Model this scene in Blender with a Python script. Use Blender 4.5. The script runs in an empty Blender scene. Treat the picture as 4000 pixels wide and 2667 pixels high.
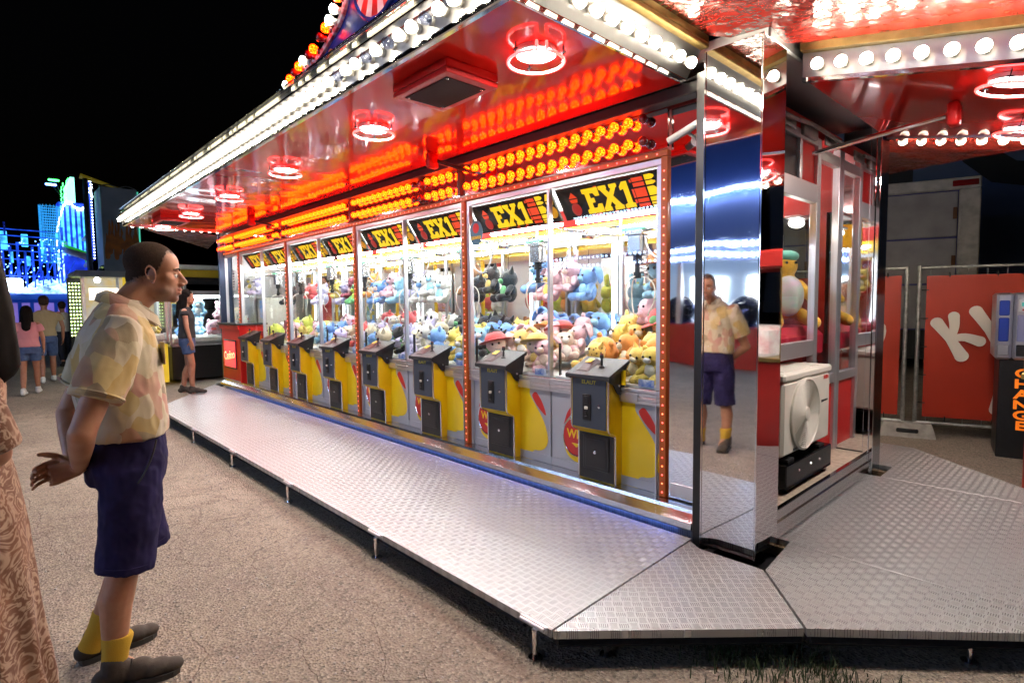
import bpy, bmesh, math, random
from mathutils import Vector, Matrix, Euler, noise
random.seed(7)
R = math.radians
PI = math.pi
sc = bpy.context.scene
COL = sc.collection
# ------------------------------------------------------------------ camera, night sky, exposure
cam = bpy.data.cameras.new('camera'); camo = bpy.data.objects.new('camera', cam); COL.objects.link(camo)
cam.sensor_fit = 'HORIZONTAL'; cam.sensor_width = 36.0; cam.lens = 19.796
cam.clip_start = 0.05; cam.clip_end = 600
_m = Matrix(((0.6838102, -0.04111873, 0.72850042), (0.72957494, 0.05376925, -0.6817839), (-0.01113683, 0.99770643, 0.06676716))).to_4x4()
_m.translation = (0, 0, 1.5); camo.matrix_world = _m
sc.camera = camo
w = bpy.data.worlds.new('World'); sc.world = w; w.use_nodes = True
wn = w.node_tree.nodes; wl = w.node_tree.links
sky = wn.new('ShaderNodeTexSky'); sky.sky_type = 'NISHITA'; sky.sun_disc = False
sky.sun_elevation = R(-4.5); sky.sun_rotation = R(160)
bg = wn['Background']; bg.inputs['Strength'].default_value = 0.05
wl.new(sky.outputs[0], bg.inputs['Color'])
sc.view_settings.view_transform = 'Standard'; sc.view_settings.look = 'None'
sc.view_settings.exposure = 0.85; sc.view_settings.gamma = 1.0; sc.view_settings.use_curve_mapping = False
sc.cycles.use_denoising = True
sc.cycles.max_bounces = 9; sc.cycles.transparent_max_bounces = 24; sc.cycles.glossy_bounces = 5
sc.cycles.diffuse_bounces = 3
sc.cycles.sample_clamp_indirect = 6.0; sc.cycles.caustics_reflective = False; sc.cycles.caustics_refractive = False

# ------------------------------------------------------------------ mesh builder
def _frame(d, ref=None):
    d = Vector(d).normalized()
    u = ref.copy() if ref else Vector((0, 0, 1))
    if abs(d.dot(u)) > 0.95: u = Vector((1, 0, 0)) if abs(d.x) < 0.9 else Vector((0, 1, 0))
    a = d.cross(u).normalized(); b = a.cross(d).normalized()
    return a, b
class MB:
    def __init__(s): s.v = []; s.f = []; s.m = []; s.sm = []
    def add(s, vs, fs, mi=0, sm=False, M=None):
        n = len(s.v)
        if M is not None: vs = [M @ Vector(p) for p in vs]
        s.v.extend([tuple(p) for p in vs])
        for f in fs: s.f.append([i + n for i in f]); s.m.append(mi); s.sm.append(sm)
        return s
    def box(s, x0, x1, y0, y1, z0, z1, b=0.0, mi=0, M=None):
        x0, x1 = min(x0, x1), max(x0, x1); y0, y1 = min(y0, y1), max(y0, y1); z0, z1 = min(z0, z1), max(z0, z1)
        if b <= 0:
            vs = [(x, y, z) for x in (x0, x1) for y in (y0, y1) for z in (z0, z1)]
            return s.add(vs, [(0, 1, 3, 2), (4, 6, 7, 5), (0, 4, 5, 1), (2, 3, 7, 6), (0, 2, 6, 4), (1, 5, 7, 3)], mi, False, M)
        b = min(b, (x1 - x0) * .49, (y1 - y0) * .49, (z1 - z0) * .49)
        vs = []
        for X, sx in ((x0, 1), (x1, -1)):
            for Y, sy in ((y0, 1), (y1, -1)):
                for Z, sz in ((z0, 1), (z1, -1)):
                    vs += [(X, Y + sy * b, Z + sz * b), (X + sx * b, Y, Z + sz * b), (X + sx * b, Y + sy * b, Z)]
        c = lambda i, j, k, t: ((i * 2 + j) * 2 + k) * 3 + t
        fs = []
        for i in (0, 1): fs.append((c(i, 0, 0, 0), c(i, 0, 1, 0), c(i, 1, 1, 0), c(i, 1, 0, 0)))
        for j in (0, 1): fs.append((c(0, j, 0, 1), c(0, j, 1, 1), c(1, j, 1, 1), c(1, j, 0, 1)))
        for k in (0, 1): fs.append((c(0, 0, k, 2), c(0, 1, k, 2), c(1, 1, k, 2), c(1, 0, k, 2)))
        for i in (0, 1):
            for j in (0, 1): fs.append((c(i, j, 0, 0), c(i, j, 1, 0), c(i, j, 1, 1), c(i, j, 0, 1)))
        for i in (0, 1):
            for k in (0, 1): fs.append((c(i, 0, k, 0), c(i, 1, k, 0), c(i, 1, k, 2), c(i, 0, k, 2)))
        for j in (0, 1):
            for k in (0, 1): fs.append((c(0, j, k, 1), c(1, j, k, 1), c(1, j, k, 2), c(0, j, k, 2)))
        for i in (0, 1):
            for j in (0, 1):
                for k in (0, 1): fs.append((c(i, j, k, 0), c(i, j, k, 1), c(i, j, k, 2)))
        return s.add(vs, fs, mi, False, M)
    def quad(s, a, b, c, d, mi=0): return s.add([a, b, c, d], [(0, 1, 2, 3)], mi)
    def tube(s, path, r, n=8, closed=False, caps=True, mi=0, sm=True, M=None, ref=None, flat=1.0):
        path = [Vector(p) for p in path]; L = len(path); vs = []; fs = []
        rs = r if isinstance(r, (list, tuple)) else [r] * L
        pa = None
        for i, p in enumerate(path):
            if closed: d = path[(i + 1) % L] - path[i - 1]
            else: d = path[min(i + 1, L - 1)] - path[max(i - 1, 0)]
            if d.length < 1e-9: d = Vector((0, 0, 1))
            d.normalize()
            if pa is None: a, b = _frame(d, ref)
            else:
                a = (pa - d * pa.dot(d))
                a = a.normalized() if a.length > 1e-6 else _frame(d)[0]
                b = a.cross(d).normalized()
            pa = a
            for k in range(n):
                t = 2 * PI * k / n
                vs.append(p + a * (math.cos(t) * rs[i]) + b * (math.sin(t) * rs[i] * flat))
        for i in range(L if closed else L - 1):
            j = (i + 1) % L
            for k in range(n): fs.append((i * n + k, i * n + (k + 1) % n, j * n + (k + 1) % n, j * n + k))
        s.add(vs, fs, mi, sm, M)
        if caps and not closed:
            s.add(vs[:n], [tuple(range(n))], mi, False, M); s.add(vs[-n:], [tuple(range(n))], mi, False, M)
        return s
    def lathe(s, prof, n=16, mi=0, sm=True, M=None):
        vs = []; fs = []
        for r, h in prof:
            for k in range(n):
                t = 2 * PI * k / n; vs.append((r * math.cos(t), r * math.sin(t), h))
        for i in range(len(prof) - 1):
            for k in range(n): fs.append((i * n + k, i * n + (k + 1) % n, (i + 1) * n + (k + 1) % n, (i + 1) * n + k))
        if prof[0][0] > 1e-6: fs.append(tuple(range(n)))
        if prof[-1][0] > 1e-6: fs.append(tuple((len(prof) - 1) * n + k for k in range(n)))
        return s.add(vs, fs, mi, sm, M)
    def cyl(s, c0, c1, r, n=12, mi=0, sm=True):
        return s.tube([c0, c1], r, n, mi=mi, sm=sm)
    def ball(s, c, r, nu=12, nv=8, mi=0, rot=None, M=None):
        if not isinstance(r, (tuple, list)): r = (r, r, r)
        vs = [(0, 0, -1)]
        for i in range(1, nv):
            a = -PI / 2 + PI * i / nv
            for k in range(nu): t = 2 * PI * k / nu; vs.append((math.cos(a) * math.cos(t), math.cos(a) * math.sin(t), math.sin(a)))
        vs.append((0, 0, 1)); fs = []
        for k in range(nu): fs.append((0, 1 + (k + 1) % nu, 1 + k))
        for i in range(nv - 2):
            for k in range(nu): fs.append((1 + i * nu + k, 1 + i * nu + (k + 1) % nu, 1 + (i + 1) * nu + (k + 1) % nu, 1 + (i + 1) * nu + k))
        e = len(vs) - 1
        for k in range(nu): fs.append((e, 1 + (nv - 2) * nu + k, 1 + (nv - 2) * nu + (k + 1) % nu))
        T = Matrix.Translation(Vector(c)) @ (rot.to_4x4() if rot is not None else Matrix.Identity(4)) @ Matrix.Diagonal((r[0], r[1], r[2], 1))
        if M is not None: T = M @ T
        return s.add(vs, fs, mi, True, T)
    def cap(s, p0, p1, r0, r1, n=12, mi=0, M=None):   # rounded tapered limb
        p0 = Vector(p0); p1 = Vector(p1); d = (p1 - p0); L = d.length
        if L < 1e-6: return s.ball(p0, r0, n, 8, mi, M=M)
        d = d / L; path = []; rs = []
        for k in range(4): a = -PI / 2 + (PI / 2) * k / 4; path.append(p0 + d * (math.sin(a) * r0)); rs.append(max(1e-4, math.cos(a) * r0))
        for k in range(4): path.append(p0 + d * (L * k / 3)); rs.append(r0 + (r1 - r0) * k / 3)
        for k in range(1, 5): a = (PI / 2) * k / 4; path.append(p1 + d * (math.sin(a) * r1)); rs.append(max(1e-4, math.cos(a) * r1))
        return s.tube(path, rs, n, mi=mi, M=M)
    def prism(s, pts, t, mi=0, M=None, z0=0.0, ms=None):
        n = len(pts)
        vs = [(p[0], p[1], z0) for p in pts] + [(p[0], p[1], z0 + t) for p in pts]
        s.add(vs, [tuple(range(n)), tuple(range(2 * n - 1, n - 1, -1))], mi, False, M)
        s.add(vs, [(i, (i + 1) % n, n + (i + 1) % n, n + i) for i in range(n)], mi if ms is None else ms, False, M)
        return s
    def text(s, body, size, M, t=0.0015, mi=0, bold=0.0, align='CENTER', sx=1.0):
        vs, fs = text_geo(body, size, t, bold, align)
        return s.add([(p[0] * sx, p[1], p[2]) for p in vs], fs, mi, False, M)
    def mesh(s, name, mats, smooth_angle=None):
        me = bpy.data.meshes.new(name)
        me.from_pydata(s.v, [], s.f)
        for m in (mats if isinstance(mats, (list, tuple)) else [mats]): me.materials.append(m)
        bm = bmesh.new(); bm.from_mesh(me); bmesh.ops.recalc_face_normals(bm, faces=bm.faces); bm.to_mesh(me); bm.free()
        me.polygons.foreach_set('material_index', s.m)
        me.polygons.foreach_set('use_smooth', s.sm)
        if any(s.sm): me.set_sharp_from_angle(angle=R(smooth_angle or 50))
        me.update(); return me
    def build(s, name, mats, parent=None, world=False, loc=None, kind=None, ang=None):
        return link(name, s.mesh(name, mats, ang), parent, world, loc, kind)
WL = {}
def link(name, data, parent=None, world=False, loc=None, kind=None, rot=None):
    o = bpy.data.objects.new(name, data); COL.objects.link(o)
    if loc is not None: o.location = loc
    if rot is not None: o.rotation_euler = rot
    if parent is not None:
        o.parent = parent
        if world: o.location = Vector(o.location) - WL.get(parent.name, Vector((0, 0, 0)))
        WL[o.name] = WL.get(parent.name, Vector((0, 0, 0))) + Vector(o.location)
    else: WL[o.name] = Vector(o.location)
    if kind: o['kind'] = kind
    return o
def tag(o, label, cat, group=None):
    o['label'] = label; o['category'] = cat
    if group: o['group'] = group
    return o
def thing(name, label, cat, loc=(0, 0, 0), rz=0.0, group=None):
    o = link(name, None, loc=loc, rot=(0, 0, rz)); o.empty_display_size = .1
    return tag(o, label, cat, group)
def struct(o): o['kind'] = 'structure'; return o
def dup(root, loc=None, rz=None, label=None, group=None):
    def cp(o, par):
        c = o.copy(); COL.objects.link(c)
        if par is not None: c.parent = par
        for ch in list(o.children): cp(ch, c)
        return c
    r = cp(root, None)
    if loc is not None: r.location = loc; WL[r.name] = Vector(loc)
    if rz is not None: r.rotation_euler = (0, 0, rz)
    if label: r['label'] = label
    if group: r['group'] = group
    return r
_tc = {}
def text_geo(body, size, t, bold, align):
    k = (body, size, t, bold, align)
    if k in _tc: return _tc[k]
    cu = bpy.data.curves.new('txt', 'FONT'); cu.body = body; cu.size = size; cu.extrude = t; cu.align_x = align; cu.align_y = 'CENTER'
    cu.offset = bold; cu.resolution_u = 3
    o = bpy.data.objects.new('txt', cu); COL.objects.link(o)
    dg = bpy.context.evaluated_depsgraph_get(); dg.update()
    me = bpy.data.meshes.new_from_object(o.evaluated_get(dg))
    r = ([tuple(v.co) for v in me.vertices], [tuple(p.vertices) for p in me.polygons])
    bpy.data.objects.remove(o); bpy.data.curves.remove(cu); bpy.data.meshes.remove(me)
    _tc[k] = r; return r
def plane_M(o, ux, uy):      # local x->ux, y->uy, z->ux x uy
    ux = Vector(ux).normalized(); uy = Vector(uy).normalized(); uz = ux.cross(uy)
    M = Matrix((ux, uy, uz)).transposed().to_4x4(); M.translation = Vector(o); return M
def spline(pts, n=6, closed=False):
    P = [Vector(p) for p in pts]; L = len(P); out = []
    for i in range(L if closed else L - 1):
        g = (lambda k: P[k % L]) if closed else (lambda k: P[max(0, min(L - 1, k))])
        a, b, c, d = g(i - 1), g(i), g(i + 1), g(i + 2)
        for k in range(n):
            t = k / n
            out.append(.5 * ((2 * b) + (c - a) * t + (2 * a - 5 * b + 4 * c - d) * t * t + (3 * b - a - 3 * c + d) * t ** 3))
    if not closed: out.append(P[-1])
    return out
def organic(mb, voxel, smooth=4, fac=.5):
    me = mb.mesh('tmp', []); o = bpy.data.objects.new('tmp', me); COL.objects.link(o)
    m = o.modifiers.new('r', 'REMESH'); m.mode = 'VOXEL'; m.voxel_size = voxel
    if smooth: m = o.modifiers.new('s', 'SMOOTH'); m.iterations = smooth; m.factor = fac
    dg = bpy.context.evaluated_depsgraph_get(); dg.update()
    r = bpy.data.meshes.new_from_object(o.evaluated_get(dg))
    bpy.data.objects.remove(o); bpy.data.meshes.remove(me)
    r.polygons.foreach_set('use_smooth', [True] * len(r.polygons)); return r

# ------------------------------------------------------------------ materials
MATS = {}
def mat(name, color=(.5, .5, .5), rough=.5, metal=0.0, var=0.0, vs=8.0, bump=0.0, bs=40.0, coat=0.0, emit=None, es=0.0, sheen=0.0, rvar=0.0, coord='Object', c2=None, spec=None, bdist=.01, det=4.0, sss=0.0):
    m = bpy.data.materials.new(name); m.use_nodes = True; nt = m.node_tree; n = nt.nodes; l = nt.links
    b = n['Principled BSDF']; b.inputs['Base Color'].default_value = (*color, 1); b.inputs['Roughness'].default_value = rough
    b.inputs['Metallic'].default_value = metal
    if coat: b.inputs['Coat Weight'].default_value = coat; b.inputs['Coat Roughness'].default_value = .03
    if sheen: b.inputs['Sheen Weight'].default_value = sheen; b.inputs['Sheen Roughness'].default_value = .5
    if spec is not None: b.inputs['Specular IOR Level'].default_value = spec
    if sss: b.inputs['Subsurface Weight'].default_value = sss; b.inputs['Subsurface Radius'].default_value = (.012, .005, .003); b.inputs['Subsurface Scale'].default_value = 1.0
    if emit is not None: b.inputs['Emission Color'].default_value = (*emit, 1); b.inputs['Emission Strength'].default_value = es
    m['_'] = 0
    tc = n.new('ShaderNodeTexCoord')
    if var or c2 or rvar:
        nz = n.new('ShaderNodeTexNoise'); nz.inputs['Scale'].default_value = vs; nz.inputs['Detail'].default_value = det
        l.new(tc.outputs[coord], nz.inputs['Vector'])
        if var or c2:
            mx = n.new('ShaderNodeMix'); mx.data_type = 'RGBA'
            cc = c2 if c2 else tuple(x * (1 - var) for x in color)
            mx.inputs['A'].default_value = (*color, 1); mx.inputs['B'].default_value = (*cc, 1)
            mr = n.new('ShaderNodeMapRange'); mr.inputs['From Min'].default_value = .35; mr.inputs['From Max'].default_value = .65
            l.new(nz.outputs['Fac'], mr.inputs['Value']); l.new(mr.outputs['Result'], mx.inputs['Factor']); l.new(mx.outputs['Result'], b.inputs['Base Color'])
        if rvar:
            mr2 = n.new('ShaderNodeMapRange'); mr2.inputs['From Min'].default_value = .3; mr2.inputs['From Max'].default_value = .7
            mr2.inputs['To Min'].default_value = max(0.02, rough - rvar); mr2.inputs['To Max'].default_value = rough + rvar
            l.new(nz.outputs['Fac'], mr2.inputs['Value']); l.new(mr2.outputs['Result'], b.inputs['Roughness'])
    if bump:
        nb = n.new('ShaderNodeTexNoise'); nb.inputs['Scale'].default_value = bs; nb.inputs['Detail'].default_value = 3
        l.new(tc.outputs[coord], nb.inputs['Vector'])
        bp = n.new('ShaderNodeBump'); bp.inputs['Strength'].default_value = bump; bp.inputs['Distance'].default_value = bdist
        l.new(nb.outputs['Fac'], bp.inputs['Height']); l.new(bp.outputs['Normal'], b.inputs['Normal'])
        if coat: l.new(bp.outputs['Normal'], b.inputs['Coat Normal'])
    del m['_']; MATS[name] = m; return m
def emitter(name, color, strength, base=(.8, .8, .8)):
    return mat(name, base, .4, emit=color, es=strength)
class G:      # tiny node-graph helper
    def __init__(s, m): s.m = m; s.n = m.node_tree.nodes; s.l = m.node_tree.links; s.b = s.n['Principled BSDF']
    def node(s, t, **kw):
        x = s.n.new(t)
        for k, v in kw.items(): setattr(x, k, v)
        return x
    def math(s, op, a, b=None, c=None):
        x = s.n.new('ShaderNodeMath'); x.operation = op
        for i, q in enumerate((a, b, c)):
            if q is None: continue
            if isinstance(q, (int, float)): x.inputs[i].default_value = q
            else: s.l.new(q, x.inputs[i])
        return x.outputs[0]
    def mix(s, f, a, b):
        x = s.n.new('ShaderNodeMix'); x.data_type = 'RGBA'
        for k, q in (('Factor', f), ('A', a), ('B', b)):
            if isinstance(q, (int, float)): x.inputs[k].default_value = q
            elif isinstance(q, tuple): x.inputs[k].default_value = (*q, 1)
            else: s.l.new(q, x.inputs[k])
        return x.outputs['Result']
    def noise(s, vec, scale, det=4, dist=0.0):
        x = s.n.new('ShaderNodeTexNoise'); x.inputs['Scale'].default_value = scale; x.inputs['Detail'].default_value = det; x.inputs['Distortion'].default_value = dist
        s.l.new(vec, x.inputs['Vector']); return x.outputs['Fac']
    def ramp(s, v, lo, hi, a=0.0, b=1.0):
        x = s.n.new('ShaderNodeMapRange'); x.inputs['From Min'].default_value = lo; x.inputs['From Max'].default_value = hi
        x.inputs['To Min'].default_value = a; x.inputs['To Max'].default_value = b; s.l.new(v, x.inputs['Value']); return x.outputs['Result']
    def vor(s, vec, scale, feature='F1', out='Distance', rand=1.0):
        x = s.n.new('ShaderNodeTexVoronoi'); x.feature = feature; x.inputs['Scale'].default_value = scale; x.inputs['Randomness'].default_value = rand
        s.l.new(vec, x.inputs['Vector']); return x.outputs[out]
    def bump(s, h, strength, dist):
        x = s.n.new('ShaderNodeBump'); x.inputs['Strength'].default_value = strength; x.inputs['Distance'].default_value = dist
        s.l.new(h, x.inputs['Height']); s.l.new(x.outputs['Normal'], s.b.inputs['Normal']); return x
    def set(s, k, v): s.l.new(v, s.b.inputs[k])

def m_ground():
    m = mat('asphalt', (.2, .16, .13), .85); g = G(m); tc = g.node('ShaderNodeTexCoord'); v = tc.outputs['Object']
    big = g.noise(v, .55, 5); mid = g.noise(v, 5, 6, .4); fine = g.vor(v, 85); fc = g.vor(v, 85, out='Color')
    c = g.mix(g.ramp(big, .4, .6), (.385, .32, .248), (.26, .216, .168))
    c = g.mix(g.ramp(mid, .4, .72), c, (.25, .2, .165))
    sep = g.node('ShaderNodeSeparateColor'); g.l.new(fc, sep.inputs[0])
    c = g.mix(g.ramp(sep.outputs[0], .55, 1.0, 0, .75), c, (.4, .34, .28))
    c = g.mix(g.ramp(sep.outputs[1], .6, 1.0, 0, .7), c, (.075, .068, .062))
    spots = g.noise(v, 14, 3); c = g.mix(g.ramp(spots, .66, .74, 0, .6), c, (.06, .055, .05))
    # cracks
    mp = g.node('ShaderNodeVectorMath', operation='ADD'); nz = g.node('ShaderNodeTexNoise'); nz.inputs['Scale'].default_value = 3.0; nz.inputs['Detail'].default_value = 5
    g.l.new(v, nz.inputs['Vector']); sc_ = g.node('ShaderNodeVectorMath', operation='SCALE'); g.l.new(nz.outputs['Color'], sc_.inputs[0]); sc_.inputs['Scale'].default_value = .35
    g.l.new(v, mp.inputs[0]); g.l.new(sc_.outputs[0], mp.inputs[1])
    cr = g.vor(mp.outputs[0], 2.1, 'DISTANCE_TO_EDGE'); gate = g.ramp(g.noise(v, .45, 3), .42, .56, .15, 1)
    crk = g.math('MULTIPLY', g.ramp(cr, .0, .014, 1, 0), gate)
    c = g.mix(g.math('MULTIPLY', crk, .42), c, (.08, .045, .04))
    g.set('Base Color', c)
    h = g.math('ADD', g.math('MULTIPLY', fine, 1.0), g.math('MULTIPLY', mid, .8))
    h = g.math('SUBTRACT', h, g.math('MULTIPLY', crk, .7))
    g.bump(h, .75, .012); return m
def m_tread(name, color, rough, cell=.034, rot=0.0):
    m = mat(name, color, rough, .6); g = G(m); tc = g.node('ShaderNodeTexCoord')
    mp = g.node('ShaderNodeMapping'); mp.inputs['Rotation'].default_value = (0, 0, rot); mp.inputs['Scale'].default_value = (1 / cell,) * 3
    g.l.new(tc.outputs['Object'], mp.inputs['Vector']); sp = g.node('ShaderNodeSeparateXYZ'); g.l.new(mp.outputs[0], sp.inputs[0])
    u, v = sp.outputs[0], sp.outputs[1]
    fu = g.math('SUBTRACT', g.math('FRACT', u), .5); fv = g.math('SUBTRACT', g.math('FRACT', v), .5)
    ck = g.math('FLOORED_MODULO', g.math('ADD', g.math('FLOOR', u), g.math('FLOOR', v)), 2.0)
    ic = g.math('SUBTRACT', 1.0, ck)
    a = g.math('ADD', g.math('MULTIPLY', fu, ck), g.math('MULTIPLY', fv, ic))
    b = g.math('ADD', g.math('MULTIPLY', fv, ck), g.math('MULTIPLY', fu, ic))
    bars = g.math('MAXIMUM', g.math('COSINE', g.math('MULTIPLY', a, 2 * PI * 5)), 0.0)
    ma = g.ramp(g.math('ABSOLUTE', a), .4, .5, 1, 0); mb_ = g.ramp(g.math('ABSOLUTE', b), .28, .46, 1, 0)
    h = g.math('MULTIPLY', g.math('MULTIPLY', bars, ma), mb_)
    g.bump(h, .7, .005)
    wear = g.noise(tc.outputs['Object'], 1.1, 3); w2 = g.noise(tc.outputs['Object'], 60, 3)
    r = g.math('ADD', g.ramp(wear, .3, .7, rough - .03, rough + .04), g.ramp(w2, .4, .8, -.02, .04))
    r = g.math('SUBTRACT', r, g.math('MULTIPLY', h, .16)); g.set('Roughness', r)
    c = g.mix(g.ramp(wear, .35, .7), color, tuple(x * .92 for x in color)); c = g.mix(g.math('MULTIPLY', h, .55), c, tuple(min(1, x * 1.35) for x in color))
    g.set('Base Color', c); return m
def m_mirror(name, color=(.86, .86, .88), rough=.03, wav=.05, ws=1.6, scratch=True, squash=(1, 1, 1)):
    m = mat(name, color, rough, 1.0); g = G(m); tc = g.node('ShaderNodeTexCoord')
    mp = g.node('ShaderNodeMapping'); mp.inputs['Scale'].default_value = squash; g.l.new(tc.outputs['Object'], mp.inputs['Vector'])
    g.bump(g.noise(mp.outputs[0], ws, 1), wav, .1)
    if scratch:
        mp2 = g.node('ShaderNodeMapping'); mp2.inputs['Scale'].default_value = (3, 3, 14); mp2.inputs['Rotation'].default_value = (.2, .4, .1); g.l.new(tc.outputs['Object'], mp2.inputs['Vector'])
        s = g.noise(mp2.outputs[0], 9, 8, .6); g.set('Roughness', g.ramp(s, .6, .85, rough, rough + .09))
    return m
def m_glass(name, tint=(1, 1, 1), refl=1.0, smudge=.0):
    m = bpy.data.materials.new(name); m.use_nodes = True; nt = m.node_tree; n = nt.nodes; l = nt.links
    n.remove(n['Principled BSDF']); o = n['Material Output']
    t = n.new('ShaderNodeBsdfTransparent'); t.inputs['Color'].default_value = (*tint, 1)
    gl = n.new('ShaderNodeBsdfGlossy'); gl.inputs['Roughness'].default_value = .015
    fr = n.new('ShaderNodeLayerWeight'); pw = n.new('ShaderNodeMath'); pw.operation = 'POWER'; pw.inputs[1].default_value = 5.0; l.new(fr.outputs['Facing'], pw.inputs[0])
    mu = n.new('ShaderNodeMath'); mu.operation = 'MULTIPLY_ADD'; mu.inputs[1].default_value = .9 * refl; mu.inputs[2].default_value = .03 * refl; l.new(pw.outputs[0], mu.inputs[0])
    mx = n.new('ShaderNodeMixShader'); l.new(mu.outputs[0], mx.inputs[0]); l.new(t.outputs[0], mx.inputs[1]); l.new(gl.outputs[0], mx.inputs[2])
    l.new(mx.outputs[0], o.inputs[0]); return m
def m_lamp(name, core, rim, s_core, s_rim, scale=85.0):   # faceted coloured lamp: bright cells between darker ribs
    m = mat(name, tuple(x * .4 for x in rim), .12); g = G(m); tc = g.node('ShaderNodeTexCoord')
    d = g.vor(tc.outputs['Object'], scale, rand=.35); f = g.ramp(d, .15, .62, 1, 0); f = g.math('POWER', f, 2.2)
    g.set('Emission Color', g.mix(f, rim, core)); g.set('Emission Strength', g.ramp(f, 0, 1, s_rim, s_core)); return m
def m_shirt():
    m = mat('patterned_cotton', (.6, .5, .3), .85, sheen=.15); g = G(m); tc = g.node('ShaderNodeTexCoord'); v = tc.outputs['Object']
    dn = g.node('ShaderNodeTexNoise'); dn.inputs['Scale'].default_value = 7; g.l.new(v, dn.inputs['Vector'])
    sv = g.node('ShaderNodeVectorMath', operation='SCALE'); sv.inputs['Scale'].default_value = .06; g.l.new(dn.outputs['Color'], sv.inputs[0])
    ad = g.node('ShaderNodeVectorMath', operation='ADD'); g.l.new(v, ad.inputs[0]); g.l.new(sv.outputs[0], ad.inputs[1])
    mp = g.node('ShaderNodeMapping'); mp.inputs['Scale'].default_value = (1, 1, .72); mp.inputs['Rotation'].default_value = (.5, 0, 0); g.l.new(ad.outputs[0], mp.inputs[0])
    cell = g.vor(mp.outputs[0], 16, out='Color'); sp = g.node('ShaderNodeSeparateColor'); g.l.new(cell, sp.inputs[0])
    rp = g.node('ShaderNodeValToRGB'); rp.color_ramp.interpolation = 'CONSTANT'; e = rp.color_ramp.elements
    cols = [(0, (.5, .43, .3)), (.2, (.42, .27, .06)), (.36, (.46, .4, .28)), (.48, (.36, .13, .09)), (.58, (.48, .36, .15)), (.7, (.2, .15, .1)), (.8, (.52, .45, .36)), (.92, (.42, .19, .16))]
    e[0].position = 0; e[0].color = (*cols[0][1], 1); e[1].position = cols[1][0]; e[1].color = (*cols[1][1], 1)
    for p, c in cols[2:]: x = e.new(p); x.color = (*c, 1)
    g.l.new(sp.outputs[0], rp.inputs[0])
    sm = g.noise(mp.outputs[0], 9, 3); c = g.mix(g.ramp(sm, .38, .68, .1, .6), rp.outputs[0], (.46, .38, .22))
    g.set('Base Color', c); wv = g.noise(v, 500, 2); g.bump(wv, .2, .002); return m
def m_dress():
    m = mat('swirl_print_cloth', (.5, .3, .2), .8, sheen=.1); g = G(m); tc = g.node('ShaderNodeTexCoord'); v = tc.outputs['Object']
    n1 = g.node('ShaderNodeTexNoise'); n1.inputs['Scale'].default_value = 13; n1.inputs['Detail'].default_value = 3; n1.inputs['Distortion'].default_value = 1.4; g.l.new(v, n1.inputs['Vector'])
    t = g.math('SINE', g.math('MULTIPLY', n1.outputs['Fac'], 44))
    c = g.mix(g.ramp(t, -.5, .9), (.13, .048, .02), (.34, .225, .155)); c = g.mix(g.ramp(g.noise(v, 4, 3), .5, .7, 0, .6), c, (.3, .12, .05))
    g.set('Base Color', c); return m
def m_skin(name, col, attr=True):
    m = mat(name, col, .5, sss=.12); g = G(m); tc = g.node('ShaderNodeTexCoord'); v = tc.outputs['Object']
    n1 = g.noise(v, 18, 5); c = g.mix(g.ramp(n1, .35, .7), col, (col[0] * .86, col[1] * .72, col[2] * .68))
    c = g.mix(g.ramp(g.noise(v, 160, 2), .5, .8, 0, .25), c, tuple(x * .7 for x in col))
    if attr:
        a = g.node('ShaderNodeAttribute'); a.attribute_name = 'stubble'; nz = g.noise(v, 700, 2)
        f = g.math('MULTIPLY', a.outputs['Fac'], g.ramp(nz, .3, .7, .25, .75)); c = g.mix(f, c, (.06, .04, .032))
        a3 = g.node('ShaderNodeAttribute'); a3.attribute_name = 'buzz'; c = g.mix(g.math('MULTIPLY', a3.outputs['Fac'], g.ramp(g.noise(v, 520, 2), .25, .6, .45, 1)), c, (.03, .02, .016))
        a2 = g.node('ShaderNodeAttribute'); a2.attribute_name = 'lip'; c = g.mix(a2.outputs['Fac'], c, (col[0] * .8, col[1] * .5, col[2] * .5))
    g.set('Base Color', c); g.bump(g.noise(v, 420, 3), .12, .002); return m
# ------------------------------------------------------------------ palette
ASPHALT = m_ground()
TREAD = m_tread('tread_plate_aluminium', (.46, .48, .48), .37, .043)
TREAD2 = m_tread('tread_plate_aluminium_diagonal', (.47, .49, .49), .35, .043, rot=R(45))
MIRROR = m_mirror('polished_steel', wav=.035)
MIRROR_B = m_mirror('polished_back_panel', (.8, .78, .8), .06, wav=.03, ws=3)
FASCIA = m_mirror('brushed_fascia_steel', (.5, .5, .52), .36, wav=.02)
ALU = mat('anodised_aluminium', (.66, .67, .7), .36, .9)
ALU_D = mat('grey_aluminium', (.42, .43, .45), .42, .9)
CHROME = mat('chrome', (.85, .85, .87), .07, 1.0)
GOLD = mat('aged_gold_trim', (.42, .3, .1), .35, .8, var=.35, vs=12)
RED = m_mirror('red_lacquer', (.8, .026, .014), .1, wav=.09, ws=2.2, scratch=False, squash=(1, .6, 1))
_b = RED.node_tree.nodes['Principled BSDF']; _b.inputs['Metallic'].default_value = .15; _b.inputs['Coat Weight'].default_value = .4; _b.inputs['Coat Roughness'].default_value = .03; _b.inputs['Coat IOR'].default_value = 1.5; _b.inputs['Specular IOR Level'].default_value = .35
RED.node_tree.links.new(RED.node_tree.nodes['Bump'].outputs['Normal'], _b.inputs['Coat Normal'])
VINYL = mat('red_vinyl', (.2, .014, .009), .22, bump=.55, bs=5.5, bdist=.05, coat=.6, var=.2, vs=3)
RED_P = mat('red_paint', (.6, .016, .014), .35, var=.1, vs=6, spec=.3)
RED_D = mat('dark_red_panel', (.4, .025, .02), .3, coat=.3, var=.2, vs=3)
BLACK = mat('black_paint', (.012, .012, .013), .4, var=.3, vs=30)
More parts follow.
